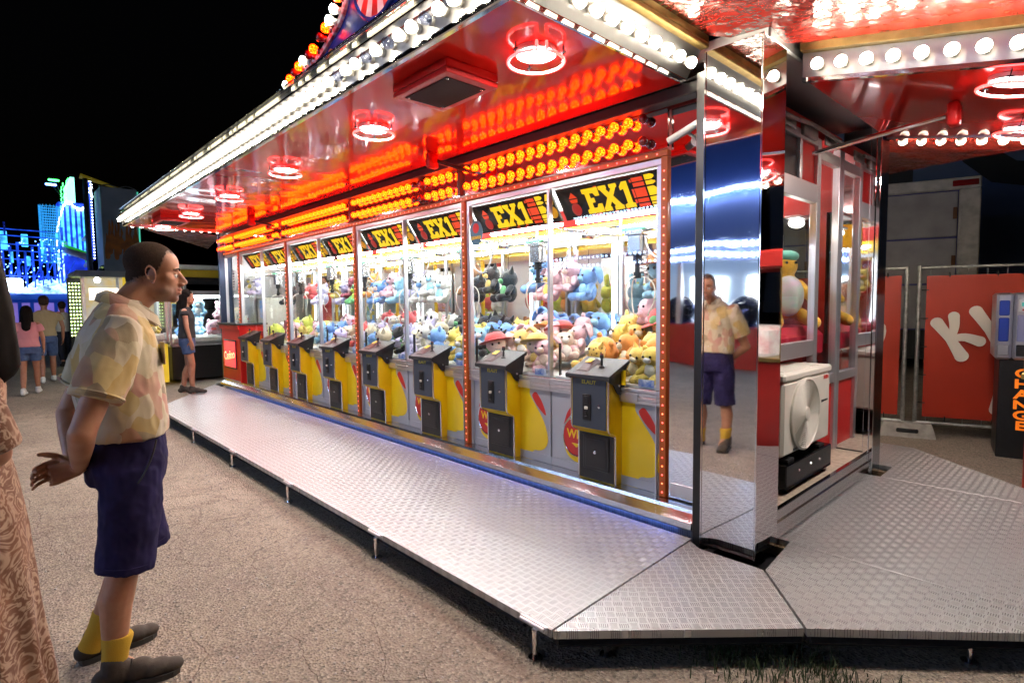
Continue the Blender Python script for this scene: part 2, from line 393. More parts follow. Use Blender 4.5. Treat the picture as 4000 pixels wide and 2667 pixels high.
BLACK_T = mat('black_crackle_plastic', (.014, .013, .014), .36, bump=.5, bs=420, bdist=.002)
RUBBER = mat('black_rubber', (.012, .012, .013), .7)
DARKSTEEL = mat('dark_steel', (.05, .05, .055), .4, .7, var=.3, vs=20)
SLATE = mat('slate_grey_metal', (.055, .068, .092), .38, .2, bump=.1, bs=300, bdist=.002)
YELLOW = mat('yellow_paint', (.86, .6, .006), .38, coat=.2, var=.06, vs=8)
GREYP = mat('pale_grey_panel', (.42, .44, .5), .35, .25, bump=.06, bs=200, bdist=.002)
REDPRINT = mat('red_print', (.55, .02, .018), .35, coat=.3)
YELPRINT = mat('yellow_print', (.85, .6, .01), .38, coat=.3)
WHITE = mat('white_paint', (.78, .78, .76), .4, var=.06, vs=10)
CREAM = mat('cream_plastic', (.72, .69, .6), .38, var=.08, vs=6)
BEIGE = mat('beige_floor', (.5, .43, .33), .7, var=.25, vs=25, bump=.2, bs=200)
WOOD = mat('weathered_timber', (.22, .14, .07), .8, c2=(.1, .065, .03), vs=30)
CONCRETE = mat('concrete', (.42, .39, .36), .9, var=.3, vs=12, bump=.4, bs=80)
GALV = mat('galvanised_steel', (.5, .51, .5), .45, .9, var=.35, vs=25)
GLASS = m_glass('window_glass', (.97, .985, .98), .9)
GLASS_T = m_glass('tinted_acrylic', (.8, .85, .84), 1.0)
CLEARB = m_glass('clear_bulb_glass', (.8, .85, 1.0), 3.0)
LAMP_W = mat('white_cabochon_lamp', (.9, .88, .8), .3, emit=(1.0, .87, .66), es=1)   # LED cap: most light leaves through the front of the dome
_g = G(LAMP_W); _tq = _g.node('ShaderNodeTexCoord'); _sp = _g.node('ShaderNodeSeparateXYZ'); _g.l.new(_tq.outputs['Object'], _sp.inputs[0])
_g.set('Emission Strength', _g.math('ADD', _g.ramp(_sp.outputs[2], .02, .05, .7, 3.0), _g.ramp(_sp.outputs[2], .054, .066, 0, 210)))
LAMP_A = m_lamp('amber_cabochon_lamp', (1, .075, .002), (1, .014, .0), 23, 11.0)
LAMP_OFF = mat('unlit_red_lamp', (.2, .004, .006), .08, coat=1.0)
LED_O = emitter('orange_led', (1, .12, .004), 2.6)
LED_R = emitter('red_led', (1, .02, .004), 2.6)
AMBERPL = mat('amber_plastic_profile', (.3, .075, .012), .35, emit=(1, .13, .01), es=.03)
NEON = emitter('red_neon', (1, .06, .07), 5)
NEON_O = emitter('orange_red_neon', (1, .035, .03), 4.5)
SPOT = emitter('white_spot_lens', (1, .93, .9), 170)
TUBE = emitter('cool_tube_lamp', (.97, .97, 1.0), 75)
LEDW = emitter('white_led', (.75, .87, 1.0), 40)
LEDB = emitter('blue_led', (.06, .16, 1.0), 24)

# ------------------------------------------------------------------ ground
mb = MB(); N = 48
for i in range(N + 1):
    for j in range(N + 1):
        x = -62 + 124 * i / N; y = -62 + 124 * j / N
        mb.v.append((x, y, 0.0))
for i in range(N):
    for j in range(N): mb.f.append([i * (N + 1) + j, (i + 1) * (N + 1) + j, (i + 1) * (N + 1) + j + 1, i * (N + 1) + j + 1]); mb.m.append(0); mb.sm.append(False)
mb.quad((-400, -400, -.02), (400, -400, -.02), (400, 400, -.02), (-400, 400, -.02))
struct(mb.build('ground', ASPHALT))
# loose pebbles on the asphalt, and weeds under the deck edge
mb = MB(); rnd = random.Random(3)
for k in range(900):
    x = rnd.uniform(-5.5, -.2); y = rnd.uniform(.1, 1.9) if k % 3 else rnd.uniform(.9, 3.0)
    if y > 1.5 and x < -1.2: continue
    r = rnd.choice((.003, .004, .006, .009)); mb.ball((x, y, r * .4), (r, r * rnd.uniform(.6, 1), r * .6), 5, 3)
mb.build('gravel', CONCRETE, kind='stuff')
GRASSM = mat('grass_blades', (.03, .055, .012), .7, var=.5, vs=9)
mb = MB()
for cx, cy, nn, sp in ((-.98, 2.2, 340, .15), (-.74, 2.35, 300, .12), (-.5, 2.42, 70, .12), (-1.2, 2.42, 100, .18), (-.86, 2.0, 25, .06)):
    for k in range(nn):
        x = rnd.gauss(cx, sp); y = rnd.gauss(cy, sp * .7); h = rnd.uniform(.02, .065); a = rnd.uniform(0, 6.28); ln = rnd.uniform(.2, .9) * h
        dx, dy = math.cos(a), math.sin(a); wd = .0022
        p0 = (x - dy * wd, y + dx * wd, 0); p1 = (x + dy * wd, y - dx * wd, 0); p2 = (x + dx * ln * .4 + dy * wd, y + dy * ln * .4 - dx * wd, h * .6); p3 = (x + dx * ln * .4 - dy * wd, y + dy * ln * .4 + dx * wd, h * .6); p4 = (x + dx * ln, y + dy * ln, h)
        mb.add([p0, p1, p2, p3, p4], [(0, 1, 2, 3), (3, 2, 4)])
mb.build('grass', GRASSM, kind='stuff')

# ------------------------------------------------------------------ aluminium walkway decks
def deck(name, label, pts, mt, legs, lip=.034, group=None, hinge=()):
    cx = sum(p[0] for p in pts) / len(pts); cy = sum(p[1] for p in pts) / len(pts)
    t = thing(name, label, 'walkway', (cx, cy, 0), group=group)
    m = MB(); m.prism([(p[0] - cx, p[1] - cy) for p in pts], lip, z0=.15 - lip)
    m.build('plate', mt, t)
    f = MB()
    for i in range(len(pts)):     # steel under-frame, inset
        a = Vector((pts[i][0] - cx, pts[i][1] - cy, .095)); b = Vector((pts[(i + 1) % len(pts)][0] - cx, pts[(i + 1) % len(pts)][1] - cy, .095))
        a = a * .97; b = b * .97; a.z = b.z = .095
        f.tube([a, b], .02, 4, sm=False)
    f.build('under_frame', DARKSTEEL, t)
    for (x, y) in legs:
        l = MB(); l.cyl((0, 0, .06), (0, 0, .125), .014, 10); l.cyl((0, 0, .006), (0, 0, .085), .011, 10, mi=0)
        l.cyl((0, 0, .0), (0, 0, .008), .03, 12)
        l.build('leg', CHROME, t, loc=(x - cx, y - cy, 0))
    for (x, y, a) in hinge:
        h = MB(); M = Matrix.Translation((x - cx, y - cy, .135)) @ Matrix.Rotation(a, 4, 'Z')
        h.cyl(M @ Vector((-.07, -.008, .006)), M @ Vector((.07, -.008, .006)), .008, 10)
        h.box(-.08, .08, -.004, .012, -.012, .018, .002, M=M); h.build('hinge', ALU, t)
    # small screws round the plate edge
    s_ = MB()
    for i in range(len(pts)):
        a = Vector((pts[i][0] - cx, pts[i][1] - cy, 0)); b = Vector((pts[(i + 1) % len(pts)][0] - cx, pts[(i + 1) % len(pts)][1] - cy, 0)); d = b - a; L = d.length; nrm = Vector((-d.y, d.x, 0)).normalized()
        if nrm.dot(-(a + b)) < 0: nrm = -nrm
        k = max(1, int(L / .28))
        for q in range(k):
            p = a + d * ((q + .5) / k) + nrm * .022; s_.lathe([(.006, 0), (.005, .0022), (0, .003)], 8, M=Matrix.Translation((p.x, p.y, .1495)))
    s_.build('screws', ALU_D, t, kind='stuff')
    return t
LEGX = [-1.62, -2.945, -4.275, -5.6, -6.93, -8.25]
deck('walkway_deck', 'long tread plate walkway in front of the row of yellow crane machines', [(-1.598, 2.885), (-1.54, 1.645), (-8.8, 1.645), (-10.95, 3.03), (-10.95, 3.06), (-10.7, 2.885)], TREAD, [(x, 1.63) for x in LEGX],
     hinge=[(x - .02, 1.64, 0) for x in LEGX])
deck('walkway_corner', 'tapered tread plate corner piece in front of the tall mirrored pillar', [(-1.587, 2.85), (-1.53, 1.645), (-.822, 2.402), (-1.155, 2.795), (-1.5, 2.795)], TREAD2, [(-.9, 2.42), (-1.42, 1.86)])
deck('walkway_corner', 'tread plate corner piece right of the mirrored pillar beside the side deck', [(-1.146, 2.805), (-.812, 2.41), (.02, 3.2), (.02, 3.232), (-1.19, 3.232)], TREAD, [(-.35, 2.9), (.0, 3.1)])
deck('walkway_deck', 'wide tread plate deck in front of the air conditioner', [(-1.262, 3.238), (.02, 3.238), (.02, 4.94), (-1.262, 4.94)], TREAD, [(.0, 3.6), (.0, 4.6)])
deck('walkway_corner', 'far tread plate deck piece near the red banner fence', [(-1.17, 4.948), (.02, 4.948), (-1.2, 6.12), (-2.4, 6.12), (-2.4, 5.3), (-1.17, 5.3)], TREAD, [(-.3, 5.2), (-1.1, 6.0)])

# ------------------------------------------------------------------ amusement trailer (the stall)
XP = [-1.91 - 1.98 * k for k in range(5)]; XEND = -10.62; YF = 3.12
TR = thing('amusement_trailer', 'red and mirror clad fairground trailer with bulb lined canopies and crane machines along its front', 'stall', (-6, 4.0, 0))
def tp(m, name, mats, par=None, kind=None, ang=None): return m.build(name, mats, par or TR, True, kind=kind, ang=ang)
def xprof(m, prof, x0, x1, mi=0):   # extrude a (y,z) profile along x
    M = Matrix(((0, 0, 1, 0), (1, 0, 0, 0), (0, 1, 0, 0), (0, 0, 0, 1))); m.prism(prof, x1 - x0, mi, M, z0=x0)
m = MB(); m.box(-10.5, -1.62, 3.05, 5.05, .1, .262); m.box(-1.7, -1.26, 3.2, 5.05, .1, .2); m.box(-10.4, -1.62, 3.02, 3.04, .0, .12)
for x in (-8.3, -6.9): m.lathe([(.0, -.12), (.3, -.12), (.34, -.08), (.34, .08), (.3, .12), (0, .12)], 20, M=Matrix.Translation((x, 3.6, .34)) @ Matrix.Rotation(PI / 2, 4, 'X'))
tp(m, 'chassis', BLACK)
m = MB(); xprof(m, [(3.13, .266), (3.005, .266), (2.998, .246), (2.925, .214), (2.92, .18), (2.945, .176), (2.95, .16), (3.13, .16)], -10.5, -1.625)
tp(m, 'steel_ledge', m_mirror('ledge_steel', (.7, .7, .7), .24, wav=.06, ws=4))
m = MB(); m.box(-10.4, -1.6, 2.985, 2.99, .085, .16); kp = tp(m, 'kick_plate', TREAD2)
m = MB(); m.box(-10.2, -1.75, 2.97, 2.982, .1545, .1595); tp(m, 'blue_led_strip', emitter('blue_strip_light', (.1, .22, 1.0), 9), kp)
m = MB()
for k in range(60): m.lathe([(.006, 0), (.005, .002), (0, .003)], 6, M=Matrix.Translation((-1.75 - .145 * k, 3.02, .2655)))
tp(m, 'ledge_screws', DARKSTEEL, kind='stuff')
# floor, roof and inner walls
m = MB(); m.box(-10.5, -1.53, 3.13, 5.0, .262, .30); m.box(-1.53, -1.285, 3.19, 4.95, .27, .312); tp(m, 'floor_panel', BEIGE)
m = MB(); m.box(XEND, -1.25, 2.99, 5.12, 2.83, 2.93, .01); tp(m, 'roof', ALU_D)
m = MB(); m.box(XEND, -1.56, 3.1, 5.0, 2.66, 2.7); tp(m, 'inner_ceiling', mat('inner_ceiling_red', (.32, .03, .03), .4))
m = MB(); m.box(XEND + .05, -1.56, 4.98, 5.05, .3, 1.15); m.box(XEND + .05, -1.56, 4.98, 5.05, 2.2, 2.66)
for k in range(10): m.box(-1.6 - k * .98, -1.66 - k * .98, 4.96, 5.05, 1.15, 2.2)
rw = tp(m, 'rear_wall', RED_D)
m = MB(); m.box(XEND + .05, -1.56, 5.0, 5.01, 1.15, 2.2); tp(m, 'rear_glass', GLASS_T, rw)
m = MB(); m.box(-10.56, -10.52, 3.2, 4.98, .3, 2.66); tp(m, 'end_wall', ALU_D)
# inner shelf band with yellow boards behind the machines and lamps over the inner aisle
m = MB(); m.box(-9.8, -1.6, 4.02, 4.04, 1.98, 2.2); tp(m, 'yellow_header_board', mat('yellow_header', (.7, .42, .01), .4))
for k in range(9):
    m = MB(); m.cyl((-2.15 - k * .9, 4.1, .3), (-2.15 - k * .9, 4.1, 2.0), .022, 10); tp(m, 'yellow_post', mat('yellow_post', (.8, .5, .02), .4) if k == 0 else MATS['yellow_post'])
for k in range(5):
    m = MB(); m.box(-2.6 - k * 1.7, -2.0 - k * 1.7, 4.45, 4.55, 2.6, 2.64, .005); tp(m, 'aisle_lamp', emitter('aisle_lamp', (1, .93, .85), 40) if k == 0 else MATS['aisle_lamp'])
# mirrored pillars, black corner post, facade mirror strip
m = MB(); m.box(-1.545, -1.243, 2.89, 3.19, .135, 2.83, .004); pl = tp(m, 'mirror_pillar', MIRROR)
m = MB(); m.box(-1.241, -1.237, 2.886, 2.896, .135, 2.83); m.box(-1.549, -1.543, 2.884, 2.892, .135, 2.83); tp(m, 'edge_trim', CHROME, pl)
m = MB(); m.box(-1.605, -1.552, 2.9, 2.985, .08, 2.74, .004); tp(m, 'corner_post', BLACK)
m = MB(); m.box(-1.875, -1.607, 3.095, 3.11, .275, 2.66); ms = tp(m, 'mirror_strip', MIRROR)
m = MB(); m.box(-1.862, -1.62, 3.088, 3.094, .285, .37, .004); tp(m, 'rivet_plate', ALU, ms)
m = MB(); m.box(-1.618, -1.607, 3.085, 3.094, .275, 2.66); tp(m, 'edge_trim', CHROME, ms)
m = MB(); m.box(-1.55, -1.19, 2.80, 3.22, .02, .05); m.box(-1.5, -1.46, 2.84, 3.2, .06, .12); tp(m, 'corner_frame', DARKSTEEL)
m = MB(); m.box(-1.45, -1.16, 3.205, 3.25, .06, .115); m.box(-1.29, -1.262, 3.25, 4.93, .06, .14); tp(m, 'timber_packing', WOOD)
# facade: amber LED posts, top strip, window frames with panes
m_led = MB(); m_led.lathe([(.0062, 0), (.005, .003), (0, .0045)], 8, M=Matrix.Rotation(PI / 2, 4, 'X'))
def leds(par, pts, every=2):
    a = MB(); b = MB()
    for i, p in enumerate(pts): (a if i % every else b).lathe([(.0062, 0), (.005, .003), (0, .0045)], 8, M=Matrix.Translation(p) @ Matrix.Rotation(PI / 2, 4, 'X'))
    o = a.build('led_dots', LED_O, par, True, kind='stuff'); o2 = b.build('led_dots', LED_R, par, True, kind='stuff')
for k, x in enumerate(XP):
    m = MB(); m.box(x - .024, x + .024, 3.074, 3.118, .268, 2.385, .004); p = tp(m, 'led_post', AMBERPL)
    leds(p, [(x, 3.0735, .30 + .0555 * i) for i in range(37)])
m = MB(); m.box(XEND, XP[0] + .024, 3.074, 3.118, 2.387, 2.425, .004); p = tp(m, 'led_top_strip', AMBERPL)
leds(p, [(XP[0] - .05 - .075 * i, 3.0735, 2.406) for i in range(112)])
def window(x0, x1, mull=True, zb=.94, zt=2.383):   # x0 > x1
    f = MB(); y0, y1 = 3.09, 3.135
    f.box(x1, x0, y0, y1, zt - .042, zt, .003); f.box(x1, x1 + .036, y0, y1, zb, zt - .042, .003); f.box(x0 - .036, x0, y0, y1, zb, zt - .042, .003)
    f.box(x0 - .036, x0 - .03, y0 + .001, y1, .27, zb); f.box(x1 + .03, x1 + .036, y0 + .001, y1, .27, zb)
    xm = (x0 + x1) / 2
    if mull: f.box(xm - .011, xm + .011, y0 + .002, y1, zb, zt - .042, .002)
    o = tp(f, 'window_frame', ALU)
    for a, b in (((x1 + .036, xm - .011), (xm + .011, x0 - .036)) if mull else ((x1 + .036, x0 - .036),)):
        g = MB(); g.box(a, b, 3.108, 3.113, zb, zt - .042); tp(g, 'pane', GLASS, o)
for k in range(4): window(XP[k] - .026, XP[k + 1] + .026)
window(XP[4] - .026, XEND + .03, False, 1.26)
m = MB(); m.box(XEND, XEND + .06, 3.0, 3.2, .27, 2.75, .004); tp(m, 'corner_post', mat('navy_steel', (.03, .05, .1), .3, .5))
# amber lamp panel above the windows
m = MB(); m.box(XEND + .06, -1.88, 3.06, 3.08, 2.43, 2.66); lp = tp(m, 'lamp_panel', MIRROR_B)
for x in XP[1:]:
    b = MB(); b.box(x - .02, x + .02, 3.03, 3.07, 2.43, 2.66, .003); tp(b, 'panel_joint', BLACK, lp)
b = MB(); b.box(-10.35, -1.6, 2.965, 3.06, 2.665, 2.735, .006); b.box(-10.35, -1.6, 2.95, 2.985, 2.735, 2.75, .003); tp(b, 'black_header_beam', BLACK)
def lamp_mesh(name, mt, glow):
    q = MB(); q.lathe([(.021, 0), (.021, .012), (.018, .016)], 12, mi=1); q.lathe([(.018, .016), (.026, .03), (.0305, .044), (.029, .056), (.021, .066), (.009, .071), (0, .072)], 12, mi=0)
    return q.mesh(name, [mt, glow])
A_ON = lamp_mesh('lamp', LAMP_A, LAMP_OFF); A_OFF = lamp_mesh('lamp', LAMP_OFF, LAMP_OFF)
W_ON = lamp_mesh('bulb', LAMP_W, WHITE); W_OFF = lamp_mesh('bulb', CLEARB, WHITE)
ROTF = (PI / 2, 0, 0)
for mod in range(5):
    nb = 17 if mod < 4 else 7
    for row, z in enumerate((2.62, 2.487)):
        for i in range(nb):
            x = XP[mod] - .115 - .1083 * i
            off = (mod == 0 and i == 0) or (mod == 1 and i in (4, 5)) or (mod == 3 and i in (2, 3))
            link('lamp', A_OFF if off else A_ON, lp, True, (x, 3.06, z), rot=ROTF)

# ------------------------------------------------------------------ canopies
CY0, CY1, CX0, CX1, CZ = 1.6, 2.95, -10.1, -1.7, 2.735
m = MB(); nx, ny = 5, 1
cn = None
m.box(CX0, CX1, CY0, CY1, CZ, CZ + .05); cn = tp(m, 'front_canopy', RED)
m = MB(); m.box(CX0, CX1, CY0 - .03, CY0 + .004, CZ - .028, CZ + .006, .005); m.box(CX0, CX1, CY0 - .075, CY0 - .03, CZ + .124, CZ + .14, .003); tp(m, 'chrome_trim', CHROME, cn)
m = MB(); m.box(CX0, CX1, CY0 - .022, CY0 - .004, CZ + .007, CZ + .124); m.box(CX0, CX1, CY0 - .03, CY0 + .05, CZ + .142, CZ + .23); tp(m, 'front_fascia', FASCIA, cn)
m = MB(); m.tube([(CX0, CY0 - .045, CZ + .19), (CX1, CY0 - .045, CZ + .19)], .016, 8); m.box(CX0, CX1, CY0 - .055, CY0 - .03, CZ + .225, CZ + .237, .002); lt = tp(m, 'light_rope', m_glass('clear_rope', (.85, .86, .8), 2.5), cn)
q = MB(); rr = random.Random(5)
for i in range(150):
    x = CX1 - .03 - i * .056
    if rr.random() < .62: q.box(x - .022, x + .02, CY0 - .041, CY0 - .036, CZ + .178, CZ + .2)
q.build('rope_leds', emitter('warm_rope_led', (1, .85, .6), 2.2), lt, True, kind='stuff')
for i in range(77):
    x = CX1 - .06 - .109 * i
    link('bulb', W_OFF if (i in (4, 7, 9, 12) ) else W_ON, cn, True, (x, CY0 - .022, CZ + .062), rot=ROTF)
# near end of the front canopy: sloping fascia, gold edge
def sloped(x0, z0, x1, z1, y0, y1, th=.01):
    q = MB(); q.add([(x0, y0, z0), (x1, y0, z1), (x1, y1, z1), (x0, y1, z0), (x0 - .01, y0, z0 + th), (x1 - .01, y0, z1 + th), (x1 - .01, y1, z1 + th), (x0 - .01, y1, z0 + th)],
        [(0, 1, 2, 3), (4, 7, 6, 5), (0, 4, 5, 1), (3, 2, 6, 7), (1, 5, 6, 2), (0, 3, 7, 4)]); return q
q = sloped(CX1 + .012, CZ + .005, CX1 + .098, CZ + .135, CY0 - .02, 2.94); tp(q, 'end_fascia', FASCIA, cn)
q = MB(); q.box(CX1 - .004, CX1 + .01, CY0 - .03, 2.94, CZ - .022, CZ + .004, .002); tp(q, 'end_trim', CHROME, cn)
q = MB(); q.box(CX1 + .1, CX1 + .15, CY0 - .03, 2.93, CZ + .128, CZ + .15, .004); q.box(CX1 + .135, CX1 + .15, CY0 - .03, 2.93, CZ + .15, CZ + .19, .003); tp(q, 'gold_trim', GOLD, cn)
ang = math.atan2(.13, .086)
for i in range(11):
    link('bulb', W_ON, cn, True, (CX1 + .055, CY0 + .09 + .115 * i, CZ + .067), rot=(0, R(180) - ang + R(-5), 0))
for i in range(11): link('bulb', W_ON, cn, True, (CX0 - .01, CY0 + .1 + .118 * i, CZ + .03), rot=(0, -R(125), 0))
q = MB(); q.box(CX0 - .012, CX0 - .002, CY0 - .03, 2.95, CZ - .02, CZ + .2); tp(q, 'far_fascia', FASCIA, cn)
# vinyl corner fillers
SZ_ = lambda x: 2.715 - .2 * (x + 1.22)
def filler(a, b, c, sag, n=14):
    a, b, c = Vector(a), Vector(b), Vector(c); q = MB(); idx = {}
    for i in range(n + 1):
        for j in range(n + 1 - i):
            u, v = i / n, j / n; wq = 1 - u - v; p = a * wq + b * u + c * v
            p.z -= sag * 27 * u * v * wq + .006 * noise.noise(p * 6); idx[i, j] = len(q.v); q.v.append(tuple(p))
    for i in range(n):
        for j in range(n - i):
            q.f.append([idx[i, j], idx[i + 1, j], idx[i, j + 1]])
            if i + j < n - 1: q.f.append([idx[i + 1, j], idx[i + 1, j + 1], idx[i, j + 1]])
    q.m = [0] * len(q.f); q.sm = [True] * len(q.f)
    return tp(q, 'corner_canopy', VINYL)
def filler2(a, b, poly, n=26, mrows=12):
    a, b = Vector(a), Vector(b); poly = [Vector(p) for p in poly]; L = [0]
    for p, q_ in zip(poly, poly[1:]): L.append(L[-1] + (q_ - p).length)
    def at(u):
        d = u * L[-1]
        for i in range(len(L) - 1):
            if d <= L[i + 1] + 1e-9: return poly[i].lerp(poly[i + 1], (d - L[i]) / (L[i + 1] - L[i]))
        return poly[-1]
    q = MB()
    for i in range(n + 1):
        for j in range(mrows + 1):
            u, v = i / n, j / mrows; p = a.lerp(b, u).lerp(at(u), v); p.z += .05 * math.sin(PI * v) * math.sin(PI * u) + .008 * noise.noise(p * 7) * (1 - v); q.v.append(tuple(p))
    for i in range(n):
        for j in range(mrows): k = i * (mrows + 1) + j; q.f.append([k, k + 1, k + mrows + 2, k + mrows + 1]); q.m.append(0); q.sm.append(True)
    return tp(q, 'corner_canopy', VINYL)
filler2((CX1 + .14, CY0 - .06, CZ + .185), (.12, 3.3, SZ_(.12) + .172), [(CX1 + .14, CY0 - .05, CZ + .186), (CX1 + .145, 2.9, CZ + .186), (-1.24, 3.2, 2.86), (-1.2, 3.302, SZ_(-1.2) + .172), (.12, 3.302, SZ_(.12) + .172)])
filler((CX0, CY0, CZ + .02), (-12.1, 3.25, 2.63), (-10.55, 3.05, 2.72), .0)
filler((.12, 5.04, 2.5), (-1.5, 6.2, 2.66), (-1.22, 5.1, 2.72), .0)
# side canopy (slopes down outwards)
SZ = lambda x: 2.715 - .2 * (x + 1.22)
m = MB(); m.add([(-1.22, 3.37, SZ(-1.22)), (.1, 3.37, SZ(.1)), (.1, 5.02, SZ(.1)), (-1.22, 5.02, SZ(-1.22)), (-1.22, 3.37, SZ(-1.22) + .04), (.1, 3.37, SZ(.1) + .04), (.1, 5.02, SZ(.1) + .04), (-1.22, 5.02, SZ(-1.22) + .04)],
   [(0, 1, 2, 3), (4, 7, 6, 5), (0, 4, 5, 1), (1, 5, 6, 2), (2, 6, 7, 3), (3, 7, 4, 0)]); scn = tp(m, 'side_canopy', RED)
def slopebar(y0, y1, za, zb, mt, name, x0=-1.22, x1=.1):
    q = MB(); q.add([(x0, y0, SZ(x0) + za), (x1, y0, SZ(x1) + za), (x1, y1, SZ(x1) + za), (x0, y1, SZ(x0) + za), (x0, y0, SZ(x0) + zb), (x1, y0, SZ(x1) + zb), (x1, y1, SZ(x1) + zb), (x0, y1, SZ(x0) + zb)],
       [(0, 1, 2, 3), (4, 7, 6, 5), (0, 4, 5, 1), (1, 5, 6, 2), (2, 6, 7, 3), (3, 7, 4, 0)]); return tp(q, name, mt, scn)
slopebar(3.345, 3.362, .002, .13, FASCIA, 'side_fascia'); slopebar(3.30, 3.362, .132, .175, GOLD, 'gold_trim'); slopebar(3.335, 3.366, -.022, .0, CHROME, 'chrome_trim')
slopebar(5.024, 5.04, -.01, .12, FASCIA, 'rear_fascia')
for i in range(11): x = -1.13 + .115 * i; link('bulb', W_ON, scn, True, (x, 3.345, SZ(x) + .055), rot=ROTF)
for i in range(11): x = -1.13 + .115 * i; link('bulb', W_ON, scn, True, (x, 5.04, SZ(x) + .0), rot=(-R(115), 0, 0))
# rear canopy on the far side, its bulbs light the fence and lorries behind the stall
m = MB(); m.box(-10.1, -1.6, 5.12, 6.28, 2.72, 2.77); rc = tp(m, 'rear_canopy', RED_P)
m = MB(); m.box(-10.1, -1.6, 6.282, 6.3, 2.7, 2.86); tp(m, 'rear_fascia', FASCIA, rc)
for i in range(40): link('bulb', W_ON, rc, True, (-1.75 - .212 * i, 6.3, 2.78), rot=(-PI / 2, 0, 0))
# canopy support arms
def arm(a, b, c, par):
    q = MB(); q.tube([a, b], .016, 10); o = tp(q, 'support_arm', CHROME if par is scn else DARKSTEEL, par)
    q = MB(); q.box(b[0] - .028, b[0] + .028, b[1] - .05, b[1] + .05, b[2] - .07, CZ if par is cn else b[2] + .06, .012); q.cyl((b[0] - .034, b[1], b[2] - .01), (b[0] + .034, b[1], b[2] - .01), .03, 12); tp(q, 'bracket', RED_P, o)
arm((-3.72, 3.06, 2.6), (-3.86, 2.74, 2.68), 0, cn); arm((-8.0, 3.06, 2.6), (-8.12, 2.74, 2.68), 0, cn)
arm((-1.45, 4.2, 2.5), (-.66, 4.05, 2.54), 0, scn)

# ------------------------------------------------------------------ roof sign with bulbs
SG = thing('roof_sign', 'blue painted scalloped roof board edged with red and white bulbs above the canopy', 'sign', (-2.95, 1.75, 2.975))
left = [(-1.32, 0.0), (-1.2, .1), (-.98, .165), (-.74, .205), (-.59, .262), (-.49, .30), (-.40, .37), (-.35, .47), (-.3, .62), (-.2, .78), (-.1, .86), (0, .9)]
prof = left + [(-x, z) for x, z in reversed(left[:-1])]
prof = [tuple(p)[:2] for p in spline([(x, z, 0) for x, z in prof], 4)]
XZ = Matrix(((1, 0, 0, 0), (0, 0, -1, 0), (0, 1, 0, 0), (0, 0, 0, 1)))
SIGNB = mat('blue_airbrushed_board', (.012, .05, .34), .25, c2=(.01, .02, .16), vs=7, spec=.2)
m = MB(); m.prism(prof, .04, M=XZ, z0=-.04); sb = m.build('board', SIGNB, SG)
m = MB(); m.tube([(x, -.01, z) for x, z in prof], .02, 6); m.build('edge_strip', mat('striped_edge', (.7, .7, .75), .4, c2=(.5, .05, .05), vs=30), SG)
sw = []
for i in range(13): a = PI + PI * i / 12; sw.append((.28 * math.cos(a), .48 + .31 * math.sin(a)))
for i in range(12):
    a0, a1 = sw[i], sw[i + 1]; q = MB(); c = (0, .56)
    q.prism([a0, a1, (c[0] + (a1[0] - c[0]) * .55, c[1] + (a1[1] - c[1]) * .55), (c[0] + (a0[0] - c[0]) * .55, c[1] + (a0[1] - c[1]) * .55)], .012, M=XZ, z0=.002)
    q.build('swag_stripe', REDPRINT if i % 2 else WHITE, SG)
m = MB(); m.tube([(x, -.012, z) for x, z in sw], .014, 6); m.build('swag_rim', SIGNB, SG)
m = MB()
for (x, z, rx, rz) in ((-.62, .1, .045, .1), (.62, .1, .045, .1)): m.ball((x, -.006, z), (rx, .014, rz), 14, 8)
m.build('painted_leaf', mat('olive_print', (.2, .17, .02), .4), SG)
BW = W_ON; 
BR = A_ON
pts = spline([(x, z, 0) for x, z in left], 3)
acc = 0; last = Vector(pts[0]); kk = 0
for sgn in (-1, 1):
    acc = .03; last = Vector(pts[0]); kk = 0
    for p in pts:
        acc += (Vector(p) - last).length; last = Vector(p)
        if acc >= .062:
            acc = 0; kk += 1
            link('bulb', (BR, BW, BW, BR, A_OFF)[kk % 5] if kk % 7 else A_OFF, SG, False, (sgn * -p[0], -.02, p[1] + .012), rot=(R(75), 0, R(-35 * -sgn)))
for i in range(1, 12): a = PI + PI * i / 12; link('bulb', BW if i % 2 else BR, SG, False, (.15 * math.cos(a), -.03, .52 + .17 * math.sin(a)), rot=ROTF)

# ------------------------------------------------------------------ neon ring lights and speaker boxes under the canopies
def ring_light(loc, label, tilt=0.0):
    t = thing('ring_light', label, 'ceiling light', loc, group='neon ring lights under the canopies'); t.rotation_euler = (0, tilt, 0)
    q = MB(); q.lathe([(.105, -.002), (.105, -.02), (.095, -.026), (.09, -.012), (.0, -.012)], 28); q.build('rim', ALU, t)
    q = MB(); q.lathe([(.088, -.014), (.05, -.02), (0, -.022)], 24); q.build('lens', SPOT, t)
    for zz, mt, gap in ((-.058, NEON_O, .35),):
        q = MB(); pts = [(.137 * math.cos(a), .137 * math.sin(a), zz) for a in [gap / 2 - .6 + (2 * PI - gap) * i / 40 for i in range(40 if not gap else 41)]]
        if gap: pts = [(pts[0][0], pts[0][1], zz + .045)] + pts + [(pts[-1][0], pts[-1][1], zz + .045)]
        q.tube(pts, .0075, 8, closed=not gap); q.build('neon_tube', mt, t)
    for a in (.5, 2.6, 4.7):
        q = MB(); q.cyl((.137 * math.cos(a), .137 * math.sin(a), 0), (.137 * math.cos(a), .137 * math.sin(a), -.055), .003, 6); q.box(.137 * math.cos(a) - .012, .137 * math.cos(a) + .012, .137 * math.sin(a) - .003, .137 * math.sin(a) + .003, -.035, -.028)
        q.build('clip', BLACK, t)
    return t
nm = ['nearest to the canopy corner', 'second from the canopy corner', 'third from the canopy corner', 'fourth from the canopy corner', 'fifth from the canopy corner', 'farthest at its left end']
